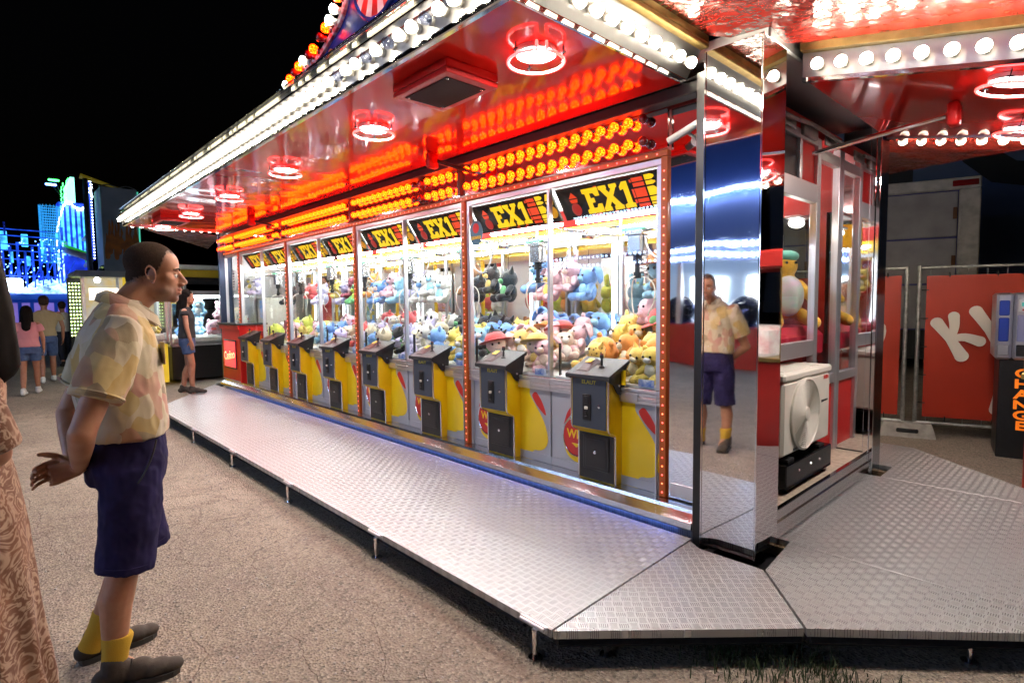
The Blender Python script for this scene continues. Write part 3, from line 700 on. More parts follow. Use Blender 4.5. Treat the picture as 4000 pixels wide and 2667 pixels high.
for k in range(6): ring_light((-1.985 - 1.57 * k, 2.04, CZ), 'red neon ring light under the front canopy, ' + nm[k])
ring_light((-.36, 3.62, SZ(-.36)), 'red neon ring light under the side canopy, the nearer one', R(11.3)); ring_light((-.42, 4.72, SZ(-.42)), 'red neon ring light under the side canopy, the farther one', R(11.3))
GRILLE = mat('speaker_mesh', (.03, .03, .03), .7, spec=.1); g = G(GRILLE); tc = g.node('ShaderNodeTexCoord'); d = g.vor(tc.outputs['Object'], 75, rand=0.0)
g.set('Base Color', g.mix(g.ramp(d, .4, .55), (.003, .003, .003), (.035, .028, .025)))
def speaker(x0, x1, y0, y1, label):
    t = thing('speaker_box', label, 'speaker', ((x0 + x1) / 2, (y0 + y1) / 2, CZ), group='red speaker boxes under the canopy'); hx, hy = (x1 - x0) / 2, (y1 - y0) / 2
    q = MB(); q.box(-hx, hx, -hy, hy, -.042, 0, .004); q.box(-hx, hx, -hy, hy, -.072, -.046, .004); q.build('housing', RED_P, t)
    q = MB(); q.box(-hx + .055, hx - .055, -hy + .045, hy - .045, -.076, -.07); q.build('grille', GRILLE, t)
    q = MB()
    for sx in (-1, 1):
        for sy in (-1, 1): q.lathe([(.008, 0), (.006, -.003), (0, -.004)], 8, M=Matrix.Translation((sx * (hx - .07), sy * (hy - .06), -.0762)))
    q.build('screws', CHROME, t, kind='stuff')
speaker(-2.83, -2.33, 1.75, 2.1, 'red box speaker with black mesh under the canopy near the camera'); speaker(-9.2, -8.7, 1.78, 2.13, 'red box speaker with black mesh at the far left end of the canopy')
# bullet camera
t = thing('security_camera', 'small white bullet security camera on the mirror strip beside the amber lamps', 'camera', (-1.7, 3.09, 2.5))
q = MB(); q.lathe([(.038, 0), (.036, .012), (.02, .018)], 16, M=Matrix.Translation((0, 0, -.06)) @ Matrix.Rotation(PI / 2, 4, 'X')); q.tube([(0, -.015, -.06), (0, -.05, -.05), (-.02, -.07, -.03)], .009, 8); q.build('mount', WHITE, t)
q = MB(); q.tube([(.05, -.08, .01), (-.13, -.1, -.06)], .022, 14); q.build('barrel', mat('camera_white', (.6, .6, .6), .4), t)
q = MB(); q.tube(spline([(.05, -.08, .01), (.09, -.06, .04), (.08, -.02, .12), (.02, -.004, .16)], 5), .004, 6); q.build('cable', BLACK, t)
# ------------------------------------------------------------------ crane machines (local: x centre, y=0 at the facade plane y=3.12, z world)
SCREEN = mat('machine_sign_black', (.015, .013, .012), .25)
SIGN_Y = emitter('sign_yellow_print', (1, .6, .004), .5, (.8, .5, .01))
SIGN_R = emitter('sign_red_print', (1, .06, .008), .36, (.6, .05, .01))
SIGN_BALL = emitter('sign_orange_ball', (1, .42, .01), .2, (.7, .35, .02))
SIGN_RB = emitter('sign_red_ball', (.9, .03, .015), .12, (.5, .03, .02))
ACRYL = m_glass('clear_acrylic', (.9, .92, .9), 1.6)
STEELBOX = mat('gantry_steel', (.5, .52, .54), .25, 1.0, )
GREENP = mat('green_plate', (.02, .2, .07), .4)
WHITE_IN = mat('white_interior', (.85, .85, .84), .5)
CABLE = mat('grey_cable', (.4, .4, .42), .45)
PRICE = mat('blue_white_label', (.75, .8, .9), .5, c2=(.02, .12, .5), vs=18)
def smooth_path(p, n=5): return [tuple(q) for q in spline([(a, b, 0) for a, b in p], n)]
YC = [(-.16, 0), (0, 0)]
def sidep():   # controller side profile in (y,z): front lower, S-bend, front upper, sloping top, back
    s_bend = [(-.078, .585), (-.086, .61), (-.112, .622), (-.145, .64), (-.158, .668)]
    return [(-.078, .268)] + [tuple(p)[:2] for p in spline([(a, b, 0) for a, b in s_bend], 4)] + [(-.158, .985), (.0, 1.05), (.0, .268)]
PROF = sidep(); CW = .158
YZ = lambda x: Matrix(((0, 0, 1, x), (1, 0, 0, 0), (0, 1, 0, 0), (0, 0, 0, 1)))   # (a,b,h) -> (x+h, a, b)
def ell(cx, cz, rx, rz, n=28, a0=0, a1=2 * PI): return [(cx + rx * math.cos(a0 + (a1 - a0) * i / n), cz + rz * math.sin(a0 + (a1 - a0) * i / n)) for i in range(n)]
FX = Matrix(((1, 0, 0, 0), (0, 0, -1, 0), (0, 1, 0, 0), (0, 0, 0, 1)))    # (x,z,h) -> x, -h, z   (h outwards)
def letters_EX1():
    E_ = [(0, 0), (.95, 0), (.95, .34), (.72, .34), (.62, .2), (.4, .2), (.4, .42), (.6, .42), (.6, .6), (.4, .6), (.4, .8), (.62, .8), (.72, .66), (.95, .66), (.95, 1), (0, 1), (0, .84), (.14, .8), (.14, .2), (0, .16)]
    X_ = [(1.0, 0), (1.42, 0), (1.42, .14), (1.36, .17), (1.52, .36), (1.68, .17), (1.6, .14), (1.6, 0), (2.1, 0), (2.1, .14), (2.02, .17), (1.7, .55), (1.96, .84), (2.04, .87), (2.04, 1), (1.64, 1), (1.64, .87), (1.7, .84), (1.54, .68), (1.4, .84), (1.46, .87), (1.46, 1), (1.02, 1), (1.02, .87), (1.1, .84), (1.36, .52), (1.06, .17), (1.0, .14)]
    O_ = [(2.2, 0), (2.75, 0), (2.75, .14), (2.62, .18), (2.62, 1), (2.36, 1), (2.18, .84), (2.18, .7), (2.36, .74), (2.36, .18), (2.2, .14)]
    return E_, X_, O_
_part = {}
def shared(key, fn, mats, ang=None):
    if key not in _part: _part[key] = fn().mesh(key[0], mats, ang)
    return _part[key]
def crane_machine(cx, label, seed, near):
    rn = random.Random(seed)
    t = thing('crane_machine', label, 'crane machine', (cx, YF, 0), group='crane machines along the stall front')
    cnt_ = {}
    def P(name, fn, mats, par=None, ang=None):
        cnt_[name] = cnt_.get(name, 0) + 1
        return link(name, shared((name, near, cnt_[name]), fn, mats, ang), par or t)
    def f():
        m = MB(); m.prism([(a, b) for a, b in PROF], CW * 2 - .012, M=YZ(-CW + .006)); return m
    cab = P('control_cabinet', f, YELLOW)
    def f():
        m = MB()
        for sx in (-CW, CW): m.tube([(sx, a, b) for a, b in PROF[:-2]], .0065, 8)
        return m
    P('chrome_edge', f, CHROME, cab)
    def f(): return MB().box(-CW + .012, CW - .012, -.1645, -.158, .652, .985, .002)
    pan = P('coin_panel', f, SLATE)
    def f():
        m = MB(); M = plane_M((.0, -.1648, .965), (1, 0, 0), (0, 0, 1)); m.text('ELAUT', .036, M, .0008, bold=.0006, sx=1.15); return m
    P('lettering', f, mat('yellow_stencil', (.6, .5, .03), .5) if 'yellow_stencil' not in MATS else MATS['yellow_stencil'], pan)
    def f():
        m = MB(); m.box(-.052, .022, -.172, -.164, .705, .885, .004); m.box(-.037, .007, -.176, -.171, .815, .872, .002); m.box(-.022, -.012, -.178, -.175, .825, .862); m.box(-.018, -.01, -.1775, -.171, .735, .77); m.box(-.028, -.002, -.182, -.172, .722, .736, .002); return m
    P('coin_slot', f, BLACK, pan)
    P('reject_button', lambda: MB().box(-.026, .0, -.184, -.172, .782, .802, .003), CREAM, pan)
    def f():
        m = MB(); m.lathe([(.011, 0), (.011, .006), (.007, .009), (0, .009)], 14, M=Matrix.Translation((.09, -.164, .808)) @ Matrix.Rotation(PI / 2, 4, 'X')); return m
    P('lock', f, CHROME, pan)
    def f():
        m = MB(); m.box(-CW + .01, CW - .01, -.083, -.078, .275, .6); return m
    lo = P('lower_front', f, BLACK)
    def f():
        m = MB(); m.box(-.112, .112, -.09, -.083, .345, .588, .018); m.box(-.09, .09, -.0925, -.089, .365, .568, .012); m.box(-.06, .045, -.095, -.091, .553, .56); return m
    d = P('coin_door', f, BLACK_T, lo)
    def f(): return MB().lathe([(.012, 0), (.012, .005), (.006, .007), (0, .005)], 14, M=Matrix.Translation((-.005, -.0925, .47)) @ Matrix.Rotation(PI / 2, 4, 'X'))
    P('lock', f, CHROME, d)
    def f():   # crackle-finish hood with side skirts
        m = MB(); w_ = CW + .028
        m.prism([(-.185, .988), (-.192, 1.0), (-.188, 1.018), (.045, 1.115), (.045, 1.09), (-.16, .986)], 2 * w_, M=YZ(-w_))
        sk = [(-.185, .99), (.045, 1.1), (.03, 1.02), (.018, .95), (.01, .905), (-.02, .882), (-.05, .885), (-.075, .905), (-.11, .955)]
        m.prism(sk, .008, M=YZ(w_ - .028)); m.prism(sk, .008, M=YZ(-w_ + .02)); return m
    hd = P('hood', f, BLACK_T)
    P('side_bolt', lambda: MB().lathe([(.009, 0), (.008, .004), (0, .006)], 12, M=Matrix.Translation((CW + .008, -.05, .945)) @ Matrix.Rotation(PI / 2, 4, 'Y')), CHROME, hd)
    sl = (1.115 - 1.018) / .233
    HM = plane_M((0, -.188, 1.0185), (1, 0, 0), Vector((0, 1, sl)))
    def f():
        m = MB(); m.add([(-.13, .04, .0005), (-.02, .04, .0005), (-.02, .2, .0005), (-.13, .2, .0005), (-.11, .05, .006), (-.045, .05, .006), (-.045, .19, .022), (-.11, .19, .022)], [(0, 1, 5, 4), (1, 2, 6, 5), (2, 3, 7, 6), (3, 0, 4, 7), (4, 5, 6, 7)], M=HM); return m
    P('button_wedge', f, mat('dark_brown_plastic', (.035, .02, .018), .35) if 'dark_brown_plastic' not in MATS else MATS['dark_brown_plastic'], hd)
    P('yellow_sticker', lambda: MB().box(-.1, -.055, .13, .185, .0225, .025, M=HM), YELPRINT, hd)
    def f():
        m = MB(); m.lathe([(.022, 0), (.02, .006), (.008, .012), (.0075, .06), (.014, .062), (.0145, .082), (.012, .086), (0, .086)], 16, M=Matrix.Translation((.045, -.08, 1.064))); return m
    js = P('joystick', f, BLACK, hd)
    P('red_button', lambda: MB().lathe([(.0125, .085), (.011, .0925), (0, .094)], 14, M=Matrix.Translation((.045, -.08, 1.064))), LAMP_OFF, js)
    # lower facade with flat printed shapes, each a thin layer
    def f():
        m = MB(); m.box(-.493, .493, .0, .02, .33, .835); m.box(-.493, .493, -.004, .016, .268, .329); m.box(-.0, .0, 0, 0, .4, .4) if False else None; m.box(.488, .493, -.012, .0, .33, .835); return m
    fp = P('lower_panel', f, GREYP)
    r_flame = [(.155, .268), (.305, .268), (.286, .30), (.29, .33), (.315, .348), (.36, .352), (.41, .37), (.446, .41), (.455, .46), (.44, .53), (.4, .61), (.33, .7), (.285, .755), (.262, .79), (.255, .835), (.155, .835)]
    l_flame = [(-.155, .268), (-.155, .76), (-.2, .735), (-.25, .7), (-.31, .64), (-.362, .56), (-.376, .5), (-.36, .43), (-.33, .375), (-.27, .34), (-.235, .335), (-.215, .315), (-.222, .292), (-.25, .282), (-.25, .268)]
    P('yellow_flame', lambda: MB().prism(smooth_path(r_flame, 3), .003, M=FX, z0=.0), YELPRINT, fp)
    P('yellow_flame', lambda: MB().prism(smooth_path(l_flame, 3), .003, M=FX, z0=.0), YELPRINT, fp)
    def drop(p, tt=.004):
        return MB().prism(smooth_path(p + [p[0]], 4)[:-1], tt, M=FX)
    P('red_drop', lambda: drop([(.305, .8), (.292, .785), (.30, .76), (.35, .7), (.435, .64), (.40, .73), (.345, .8), (.32, .81)]), REDPRINT, fp)
    P('red_drop', lambda: drop([(-.37, .6), (-.33, .7), (-.27, .76), (-.235, .775), (-.225, .745), (-.26, .71), (-.32, .66)]), REDPRINT, fp)
    def f():
        m = MB(); m.prism(ell(-.25, .525, .118, .14), .006, M=FX); return m
    ov = P('win_oval', f, REDPRINT, fp)
    def f():
        m = MB(); m.tube([(x, -.006, z) for x, z in ell(-.25, .525, .12, .142, 32)], .006, 6, closed=True); return m
    P('oval_rim', f, CHROME, fp)
    def f():
        m = MB(); m.text('WIN', .09, plane_M((-.245, -.0065, .54), (1, 0, 0), (0, 0, 1)), .0008, bold=.002, sx=.95); m.prism([(-.29, .475), (-.2, .475), (-.245, .445)], .0018, M=FX, z0=.006); return m
    P('win_lettering', f, YELPRINT, fp)
    def f():
        m = MB()
        for k in range(4): m.box(-.493, .493, -.022 - .003 * (k % 2), .0, .836 + .025 * k, .857 + .025 * k, .002)
        m.box(.165, .3, -.03, -.02, .85, .9, .002); return m
    P('ribbed_rail', f, ALU)
    # interior: white tray, back frame, side partitions, tubes, sign, gantry, claw
    def f():
        m = MB(); m.box(-.48, .48, .03, .86, .93, .95); m.box(-.48, .48, .84, .86, .95, 1.22); m.box(-.48, .48, .02, .88, 2.36, 2.4); return m
    P('tray', f, WHITE_IN)
    def f():
        m = MB(); m.box(-.485, .485, .85, .88, 1.22, 1.26, .003); m.box(-.485, .485, .85, .88, 2.02, 2.06, .003)
        for x in (-.485, -.01, .455): m.box(x, x + .03, .85, .88, 1.26, 2.02, .003)
        m.box(-.497, -.48, .86, .88, .95, 2.36); return m
    P('back_frame', f, ALU)
    P('back_glass', lambda: MB().box(-.455, .455, .862, .866, 1.26, 2.02), GLASS)
    P('side_glass', lambda: MB().box(-.492, -.488, .03, .85, .95, 2.05), GLASS)
    P('tube_lamp', lambda: MB().box(-.42, .42, .2, .23, 2.10, 2.125, .006), TUBE)
    P('tube_lamp', lambda: MB().box(-.42, .42, .8, .83, 2.12, 2.145, .006), TUBE)
    P('side_lamp', lambda: MB().box(.455, .475, .8, .83, 1.27, 2.0, .006), MATS.get('side_tube') or emitter('side_tube', (.93, .97, 1.0), 4))
    # marquee sign, its top leaning out
    def f():
        m = MB(); m.add([(-.47, .02, 2.335), (.47, .02, 2.335), (.47, .16, 2.125), (-.47, .16, 2.125), (-.47, .04, 2.345), (.47, .04, 2.345), (.47, .18, 2.13), (-.47, .18, 2.13)], [(0, 3, 2, 1), (4, 5, 6, 7), (0, 1, 5, 4), (1, 2, 6, 5), (2, 3, 7, 6), (3, 0, 4, 7)]); return m
    sg = P('marquee_sign', f, SCREEN)
    SM = plane_M((-.47, .159, 2.1245), (1, 0, 0), Vector((0, -.14, .21)))   # sign-local x 0..0.94, y 0..0.252; z = outwards
    def f():
        m = MB(); S = .19; sh = .12
        for L in letters_EX1(): m.prism([(.235 + a * S * .78, .028 + b * S) for a, b in L], .004, M=SM, z0=.001)
        return m
    P('sign_lettering', f, SIGN_Y, sg)
    def tri(x, y, w_, h): return [(x, y), (x + w_, y), (x + w_ / 2, y + h)]
    def f():
        m = MB()
        for x, y, w_, h in ((.1, .165, .075, .045), (.31, .012, .04, .014), (.45, .012, .04, .014), (.55, .012, .04, .014), (.4, .19, .045, -.03), (.345, .225, .03, -.025)): m.prism(tri(x, y, w_, h) if h > 0 else tri(x, y, w_, h)[::-1], .0015, M=SM, z0=.0005)
        m.prism([(.1, .155), (.175, .155), (.165, .128), (.11, .128)], .0015, M=SM, z0=.0005)
        for (x, y, w_, h) in ((.665, .2, .085, .028), (.665, .165, .085, .026), (.665, .09, .085, .062), (.665, .052, .085, .026), (.665, .02, .085, .022), (.645, .09, .014, .062), (.645, .2, .014, .02), (.645, .05, .014, .028), (.25, .008, .07, .01)): m.prism([(x, y), (x + w_, y), (x + w_, y + h), (x, y + h)], .0015, M=SM, z0=.0005)
        return m
    P('red_bricks', f, SIGN_R, sg)
    def f():
        m = MB()
        for (x, y, w_, h) in ((.765, .2, .07, .035), (.765, .165, .07, .027), (.765, .09, .07, .062), (.765, .05, .07, .03), (.765, .028, .065, .015), (.765, .012, .055, .009)): m.prism([(x, y), (x + w_ * .7, y), (x + w_, y + h * .35), (x + w_, y + h * .7), (x + w_ * .7, y + h), (x, y + h)], .0015, M=SM, z0=.0005)
        m.prism([(.855, .185), (.935, .185), (.9, .235), (.88, .235)], .0015, M=SM, z0=.0005); m.prism([(.855, .175), (.935, .175), (.92, .145), (.865, .145)], .0015, M=SM, z0=.0005); return m
    P('yellow_bricks', f, SIGN_Y, sg)
    P('orange_ball', lambda: MB().ball((.892, .085, 0), (.046, .05, .012), 18, 8, M=SM), SIGN_BALL, sg)
    P('red_ball', lambda: MB().ball((.135, .075, 0), (.044, .05, .012), 18, 8, M=SM), SIGN_RB, sg)
    # gantry and claw
    gx, gy = rn.uniform(-.12, .12), rn.uniform(.34, .42)
    def f():
        m = MB(); m.cyl((-.47, .12, 2.06), (-.47, .84, 2.06), .008, 8); m.cyl((.47, .12, 2.06), (.47, .84, 2.06), .008, 8); m.box(-.47, .47, .5, .52, 2.08, 2.095); return m
    P('rails', f, CHROME)
    def f():
        m = MB(); m.cyl((-.47, -.04, 2.02), (.47, -.04, 2.02), .007, 8); m.cyl((-.47, .04, 2.02), (.47, .04, 2.02), .007, 8); m.box(-.46, -.42, -.06, .06, 2.0, 2.06, .003)
        return m
    ga = link('gantry', shared(('gantry', near), f, CHROME), t); ga.location = (0, gy, 0)
    def f():
        m = MB(); m.box(-.075, .075, -.06, .06, 1.985, 2.05, .004); m.box(-.055, .055, -.05, .05, 1.85, 1.985, .005); return m
    tr = link('trolley', shared(('trolley', near), f, STEELBOX), t); tr.location = (gx, gy, 0)
    link('cover_plate', shared(('cover_plate', near), lambda: MB().box(-.1, .1, -.062, .062, 2.02, 2.035), GREENP), tr)
    def f():
        m = MB(); m.cyl((0, 0, 1.85), (0, 0, 1.79), .034, 12); m.cyl((0, 0, 1.79), (0, 0, 1.72), .018, 10); m.cyl((0, 0, 1.72), (0, 0, 1.675), .028, 12)
        m.tube([(.028 * math.cos(k * .9) + .055, .028 * math.sin(k * .9), 1.86 - k * .0045) for k in range(40)], .003, 5); return m
    cl = link('claw_head', shared(('claw_head', near), f, BLACK), tr)
    def f():
        m = MB(); p = spline([(.02, 0, 1.69), (.09, 0, 1.665), (.125, 0, 1.6), (.12, 0, 1.5), (.09, 0, 1.44), (.082, 0, 1.41)], 4); m.tube(p, .0055, 6); return m
    for a in (.4, .4 + 2.094, .4 + 4.189):
        o = link('claw_prong', shared(('claw_prong', near), f, CREAM), cl); o.rotation_euler = (0, 0, a)
    def f(): return MB().tube(spline([(.06, 0, 1.98), (.09, .02, 1.86), (.2, .03, 1.8), (.3, .03, 1.88), (.36, .03, 2.0)], 6), .007, 6)
    link('cable_loop', shared(('cable_loop', near), f, CABLE), tr)
    def f():
        m = MB(); m.box(-.2, .4, .045, .05, .955, 1.12); return m
    P('chute_screen', f, ACRYL)
    P('black_divider', lambda: MB().box(-.455, -.445, .04, .06, .955, 1.2), BLACK)
    if near:
        dx = rn.uniform(-.06, .03); q = MB(); q.box(.28 + dx, .4 + dx, .018, .02, .945, .995); q.build('info_label', PRICE, t)
        if rn.random() < .7: q = MB(); dx = rn.uniform(-.05, .2); q.box(dx, dx + .05, -.028, -.0255, .95, 1.05); q.build('warning_sticker', YELPRINT, t)
    if abs(cx - CXS[1]) < .01:
        q = MB(); q.prism(ell(-.33, 2.1, .085, .105), .003, M=FX, z0=.035); dsk = q.build('round_sticker', mat('sticker_teal', (.06, .16, .22), .4), t)
        q = MB(); q.prism(ell(-.33, 2.14, .04, .042), .0015, M=FX, z0=.0385); q.build('red_ball_print', REDPRINT, dsk)
        q = MB(); q.text('JUNGLE', .036, plane_M((-.33, -.0395, 2.06), (1, 0, 0), (0, 0, 1)) @ Matrix.Scale(-1, 4, (1, 0, 0)), .0008, bold=.001); q.build('lettering', YELPRINT, dsk)
    return t
ORD = ['nearest the pillar', 'second from the pillar', 'third from the pillar', 'fourth from the pillar', 'fourth from the counter', 'third from the counter', 'second from the counter', 'nearest the counter']
CXS = [-1.91 - .495 - .99 * k for k in range(8)]
for k in range(8): crane_machine(CXS[k], 'yellow and grey crane machine with black joystick hood, ' + ORD[k], 10 + k, k < 5)

# ------------------------------------------------------------------ plush toys
def furm(name, c, c2=None, spots=None):
    m = mat('plush_' + name, c, .9, sheen=.35, var=.18, vs=30, bump=.6, bs=150, bdist=.006)
    if spots:
        g = G(m); tc = g.node('ShaderNodeTexCoord'); d = g.vor(tc.outputs['Object'], 26); g.set('Base Color', g.mix(g.ramp(d, .2, .26, 1, 0), c, spots))
    return m
FUR = {k: furm(k, v) for k, v in dict(blue=(.2, .42, .85), pink=(.85, .52, .58), white=(.86, .84, .8), cream=(.82, .74, .52), lavender=(.6, .56, .82), black=(.012, .014, .016), yellow=(.88, .68, .14), orange=(.85, .36, .08), red=(.75, .12, .12), green=(.18, .52, .2), brown=(.3, .14, .06), aqua=(.34, .66, .88), maroon=(.3, .05, .09), straw=(.85, .6, .18), peach=(.88, .66, .55), lime=(.62, .72, .1)).items()}
FUR['spotted'] = furm('spotted', (.8, .55, .13), spots=(.1, .05, .02))
EYE = mat('toy_eye', (.01, .01, .012), .1, coat=1.0); NOSE = mat('toy_nose', (.05, .02, .02), .3)
def toy_parts(kind):
    b = MB(); mz = MB(); ear = []; eyes = [(-.034, -.078, .215), (.034, -.078, .215)]; acc = None
    if kind in ('bear', 'rabbit', 'cat', 'longear'):
        b.ball((0, 0, .2), (.088, .08, .08), 22, 14); b.ball((0, .005, .085), (.078, .068, .088), 20, 13)
        for sx in (-1, 1): b.cap((sx * .06, -.01, .125), (sx * .105, -.06, .07), .028, .026, 10); b.cap((sx * .045, -.03, .04), (sx * .07, -.12, .034), .034, .036, 10)
        mz.ball((0, -.07, .185), (.036, .026, .026), 12, 7); mz.ball((0, -.052, .09), (.052, .025, .06), 12, 7)
    if kind == 'bear':
        for sx in (-1, 1): e = MB(); e.ball((sx * .066, .01, .265), (.03, .016, .03), 10, 6); ear.append(e)
    if kind == 'rabbit':
        for sx in (-1, 1): e = MB(); e.cap((sx * .035, .01, .26), (sx * .06, .02, .37), .022, .017, 9); ear.append(e)
    if kind == 'cat':
        for sx in (-1, 1): e = MB(); e.tube([(sx * .05, .005, .25), (sx * .075, .005, .31)], [.032, .003], 8); ear.append(e)
    if kind == 'longear':
        for sx in (-1, 1): e = MB(); e.tube(spline([(sx * .06, .01, .255), (sx * .11, .02, .27), (sx * .15, .02, .215), (sx * .16, .015, .14)], 3), [.018, .024, .03, .034, .036, .038, .036, .03, .022, .006][:10], 9, flat=.45); ear.append(e)
    if kind == 'duck':
        b.ball((0, 0, .19), (.078, .075, .075), 14, 9); b.ball((0, .01, .08), (.09, .1, .082), 14, 9)
        for sx in (-1, 1): b.cap((sx * .075, -.01, .1), (sx * .11, .06, .09), .03, .015, 8)
        mz.ball((0, -.085, .18), (.034, .036, .014), 12, 6); eyes = [(-.032, -.065, .215), (.032, -.065, .215)]
    if kind == 'doll':
        b.ball((0, 0, .21), (.092, .085, .085), 14, 9); b.ball((0, .005, .09), (.055, .05, .08), 12, 8)
        for sx in (-1, 1): b.cap((sx * .045, -.005, .125), (sx * .1, -.04, .085), .021, .022, 8); b.cap((sx * .028, -.01, .04), (sx * .045, -.085, .03), .026, .028, 8)
        acc = MB(); acc.lathe([(.15, .235), (.155, .24), (.1, .25), (.096, .28), (.07, .312), (0, .325)], 18); eyes = [(-.03, -.082, .205), (.03, -.082, .205)]
        mz.ball((0, -.005, .1), (.059, .054, .055), 12, 7)
    if kind == 'blob':
        b.ball((0, 0, .12), (.13, .12, .12), 16, 10); b.ball((.07, -.06, .04), (.045, .05, .035), 10, 6); b.ball((-.07, -.06, .04), (.045, .05, .035), 10, 6)
        mz.ball((0, -.1, .1), (.045, .03, .03), 12, 7); eyes = [(-.045, -.108, .15), (.045, -.108, .15)]
        for sx in (-1, 1): e = MB(); e.ball((sx * .08, .0, .225), (.03, .018, .03), 10, 6); ear.append(e)
    for q in [b, mz] + ear + ([] if acc is None else []):
        for i, v in enumerate(q.v):
            p = Vector(v); q.v[i] = tuple(p + (p - Vector((0, 0, .12))).normalized() * (.007 * noise.noise(p * 38) + .006 * noise.noise(p * 14)))
    ey = []
    for p in eyes: e = MB(); e.ball(p, .0115, 8, 6); ey.append(e)
    return b, mz, ear, ey, acc
_toy = {}
def toy(kind, col, col2, label, loc, rz, sc_, tilt, simple, group):
    key = (kind, col, col2, simple)
    if key not in _toy:
        b, mz, ear, ey, acc = toy_parts(kind)
        if simple:
            M_ = MB(); 
            for q, mi in [(b, 0), (mz, 1)] + [(e, 0) for e in ear] + [(e, 2) for e in ey] + ([(acc, 1)] if acc else []): M_.add(q.v, q.f, mi, True)
            _toy[key] = M_.mesh('plush_toy', [FUR[col], FUR[col2], EYE], 180)
        else:
            _toy[key] = ([('body', b.mesh('body', FUR[col], 180)), ('muzzle', mz.mesh('muzzle', FUR[col2], 180))] + [('ear', e.mesh('ear', FUR[col], 180)) for e in ear] + [('eye', e.mesh('eye', EYE, 180)) for e in ey] + ([('hat', acc.mesh('hat', FUR[col2]))] if acc else []))
    if simple: o = link('plush_toy', _toy[key], loc=loc)
    else:
        o = link('plush_toy', None, loc=loc); o.empty_display_size = .1
        for n_, me in _toy[key]: link(n_, me, o)
    o.rotation_euler = (tilt[0], tilt[1], rz); o.scale = (sc_,) * 3
    tag(o, label, 'plush toy', group); return o
CN = dict(cream='cream', spotted='yellow spotted', aqua='sky blue', straw='straw coloured', lime='lime green')
KN = dict(bear='bear', rabbit='rabbit', cat='cat', longear='floppy-eared toy', duck='duck', doll='brimmed-hat doll', blob='ball toy')
HEAP = [  # per machine: colours of the heap, kinds, hanging
    (['spotted', 'yellow', 'straw', 'spotted', 'cream', 'spotted', 'orange', 'yellow'], ['bear', 'cat', 'bear', 'blob', 'bear', 'cat', 'doll'], [('peach', 'red', 'doll'), ('brown', 'brown', 'bear'), ('aqua', 'orange', 'doll'), ('green', 'peach', 'bear'), ('yellow', 'cream', 'cat'), ('pink', 'pink', 'blob')]),
    (['pink', 'blue', 'pink', 'straw', 'aqua', 'pink', 'blue', 'peach'], ['longear', 'longear', 'bear', 'doll'], [('blue', 'aqua', 'longear'), ('pink', 'peach', 'rabbit'), ('pink', 'yellow', 'longear'), ('blue', 'aqua', 'longear')]),
    (['black', 'blue', 'aqua', 'black', 'yellow', 'blue', 'black'], ['cat', 'longear', 'cat', 'bear'], [('black', 'green', 'cat'), ('black', 'straw', 'cat'), ('black', 'black', 'cat'), ('brown', 'cream', 'bear')]),
    (['white', 'white', 'lavender', 'white', 'pink', 'black', 'cream'], ['bear', 'rabbit', 'bear', 'cat'], [('white', 'aqua', 'bear'), ('white', 'aqua', 'bear'), ('white', 'blue', 'bear'), ('lavender', 'white', 'longear')]),
    (['white', 'lavender', 'red', 'lavender', 'cream', 'blue'], ['bear', 'longear', 'bear'], [('aqua', 'white', 'longear'), ('pink', 'pink', 'bear'), ('blue', 'peach', 'longear'), ('orange', 'cream', 'cat')]),
    (['blue', 'red', 'aqua', 'lavender', 'blue', 'pink'], ['longear', 'bear', 'bear'], [('green', 'lime', 'bear'), ('maroon', 'pink', 'longear'), ('lavender', 'cream', 'bear'), ('yellow', 'yellow', 'blob')]),
    (['pink', 'lime', 'peach', 'white', 'yellow'], ['bear', 'duck', 'bear'], [('lavender', 'white', 'bear'), ('red', 'white', 'blob')]),
    (['lime', 'peach', 'maroon', 'yellow', 'white'], ['duck', 'bear', 'blob'], [('black', 'yellow', 'bear')])]
GLOWBACK = mat('self_glowing_back', (.8, .8, .78), .5, emit=(1, .97, .9), es=.35)  # cabinet backs glow by themselves, standing in for lamp-lit interiors
rb = random.Random(77)
for k in range(8):
    x = CXS[k]; cbt = MB(); cbt.box(x - .45, x + .45, 4.93, 4.95, .98, 1.98); tp(cbt, 'rear_cabinet_back', GLOWBACK)
    cbt = MB()
    for dx in (-.47, .45): cbt.box(x + dx, x + dx + .03, 4.45, 4.95, .95, 2.05, .003)
    cbt.box(x - .47, x + .48, 4.45, 4.95, .93, .96, .003); cbt.box(x - .47, x + .48, 4.44, 4.47, 1.98, 2.05, .003); fr = tp(cbt, 'rear_cabinet_frame', ALU)
    for c in rb.sample(['pink', 'blue', 'yellow', 'white', 'aqua', 'lavender', 'orange', 'lime', 'red'], 4):
        hp = MB()
        for q_ in range(4):
            b_, mz_, er_, ey_, ac_ = toy_parts(rb.choice(['bear', 'rabbit', 'blob'])); zz = rb.choice([.97, 1.1, 1.4]); M_ = Matrix.Translation((x + rb.uniform(-.36, .36), rb.uniform(4.6, 4.8), zz)) @ Matrix.Rotation(rb.uniform(2, 4), 4, 'Z')
            for e_ in [b_, mz_] + er_: hp.add(e_.v, e_.f, 0, True, M_)
        tp(hp, 'plush_heap', FUR[c], fr, kind='stuff', ang=180)
rt = random.Random(21); used = {}
def uniq(lbl):
    used[lbl] = used.get(lbl, 0) + 1; return lbl
COLW = {-1: 'left', 0: 'middle', 1: 'right'}
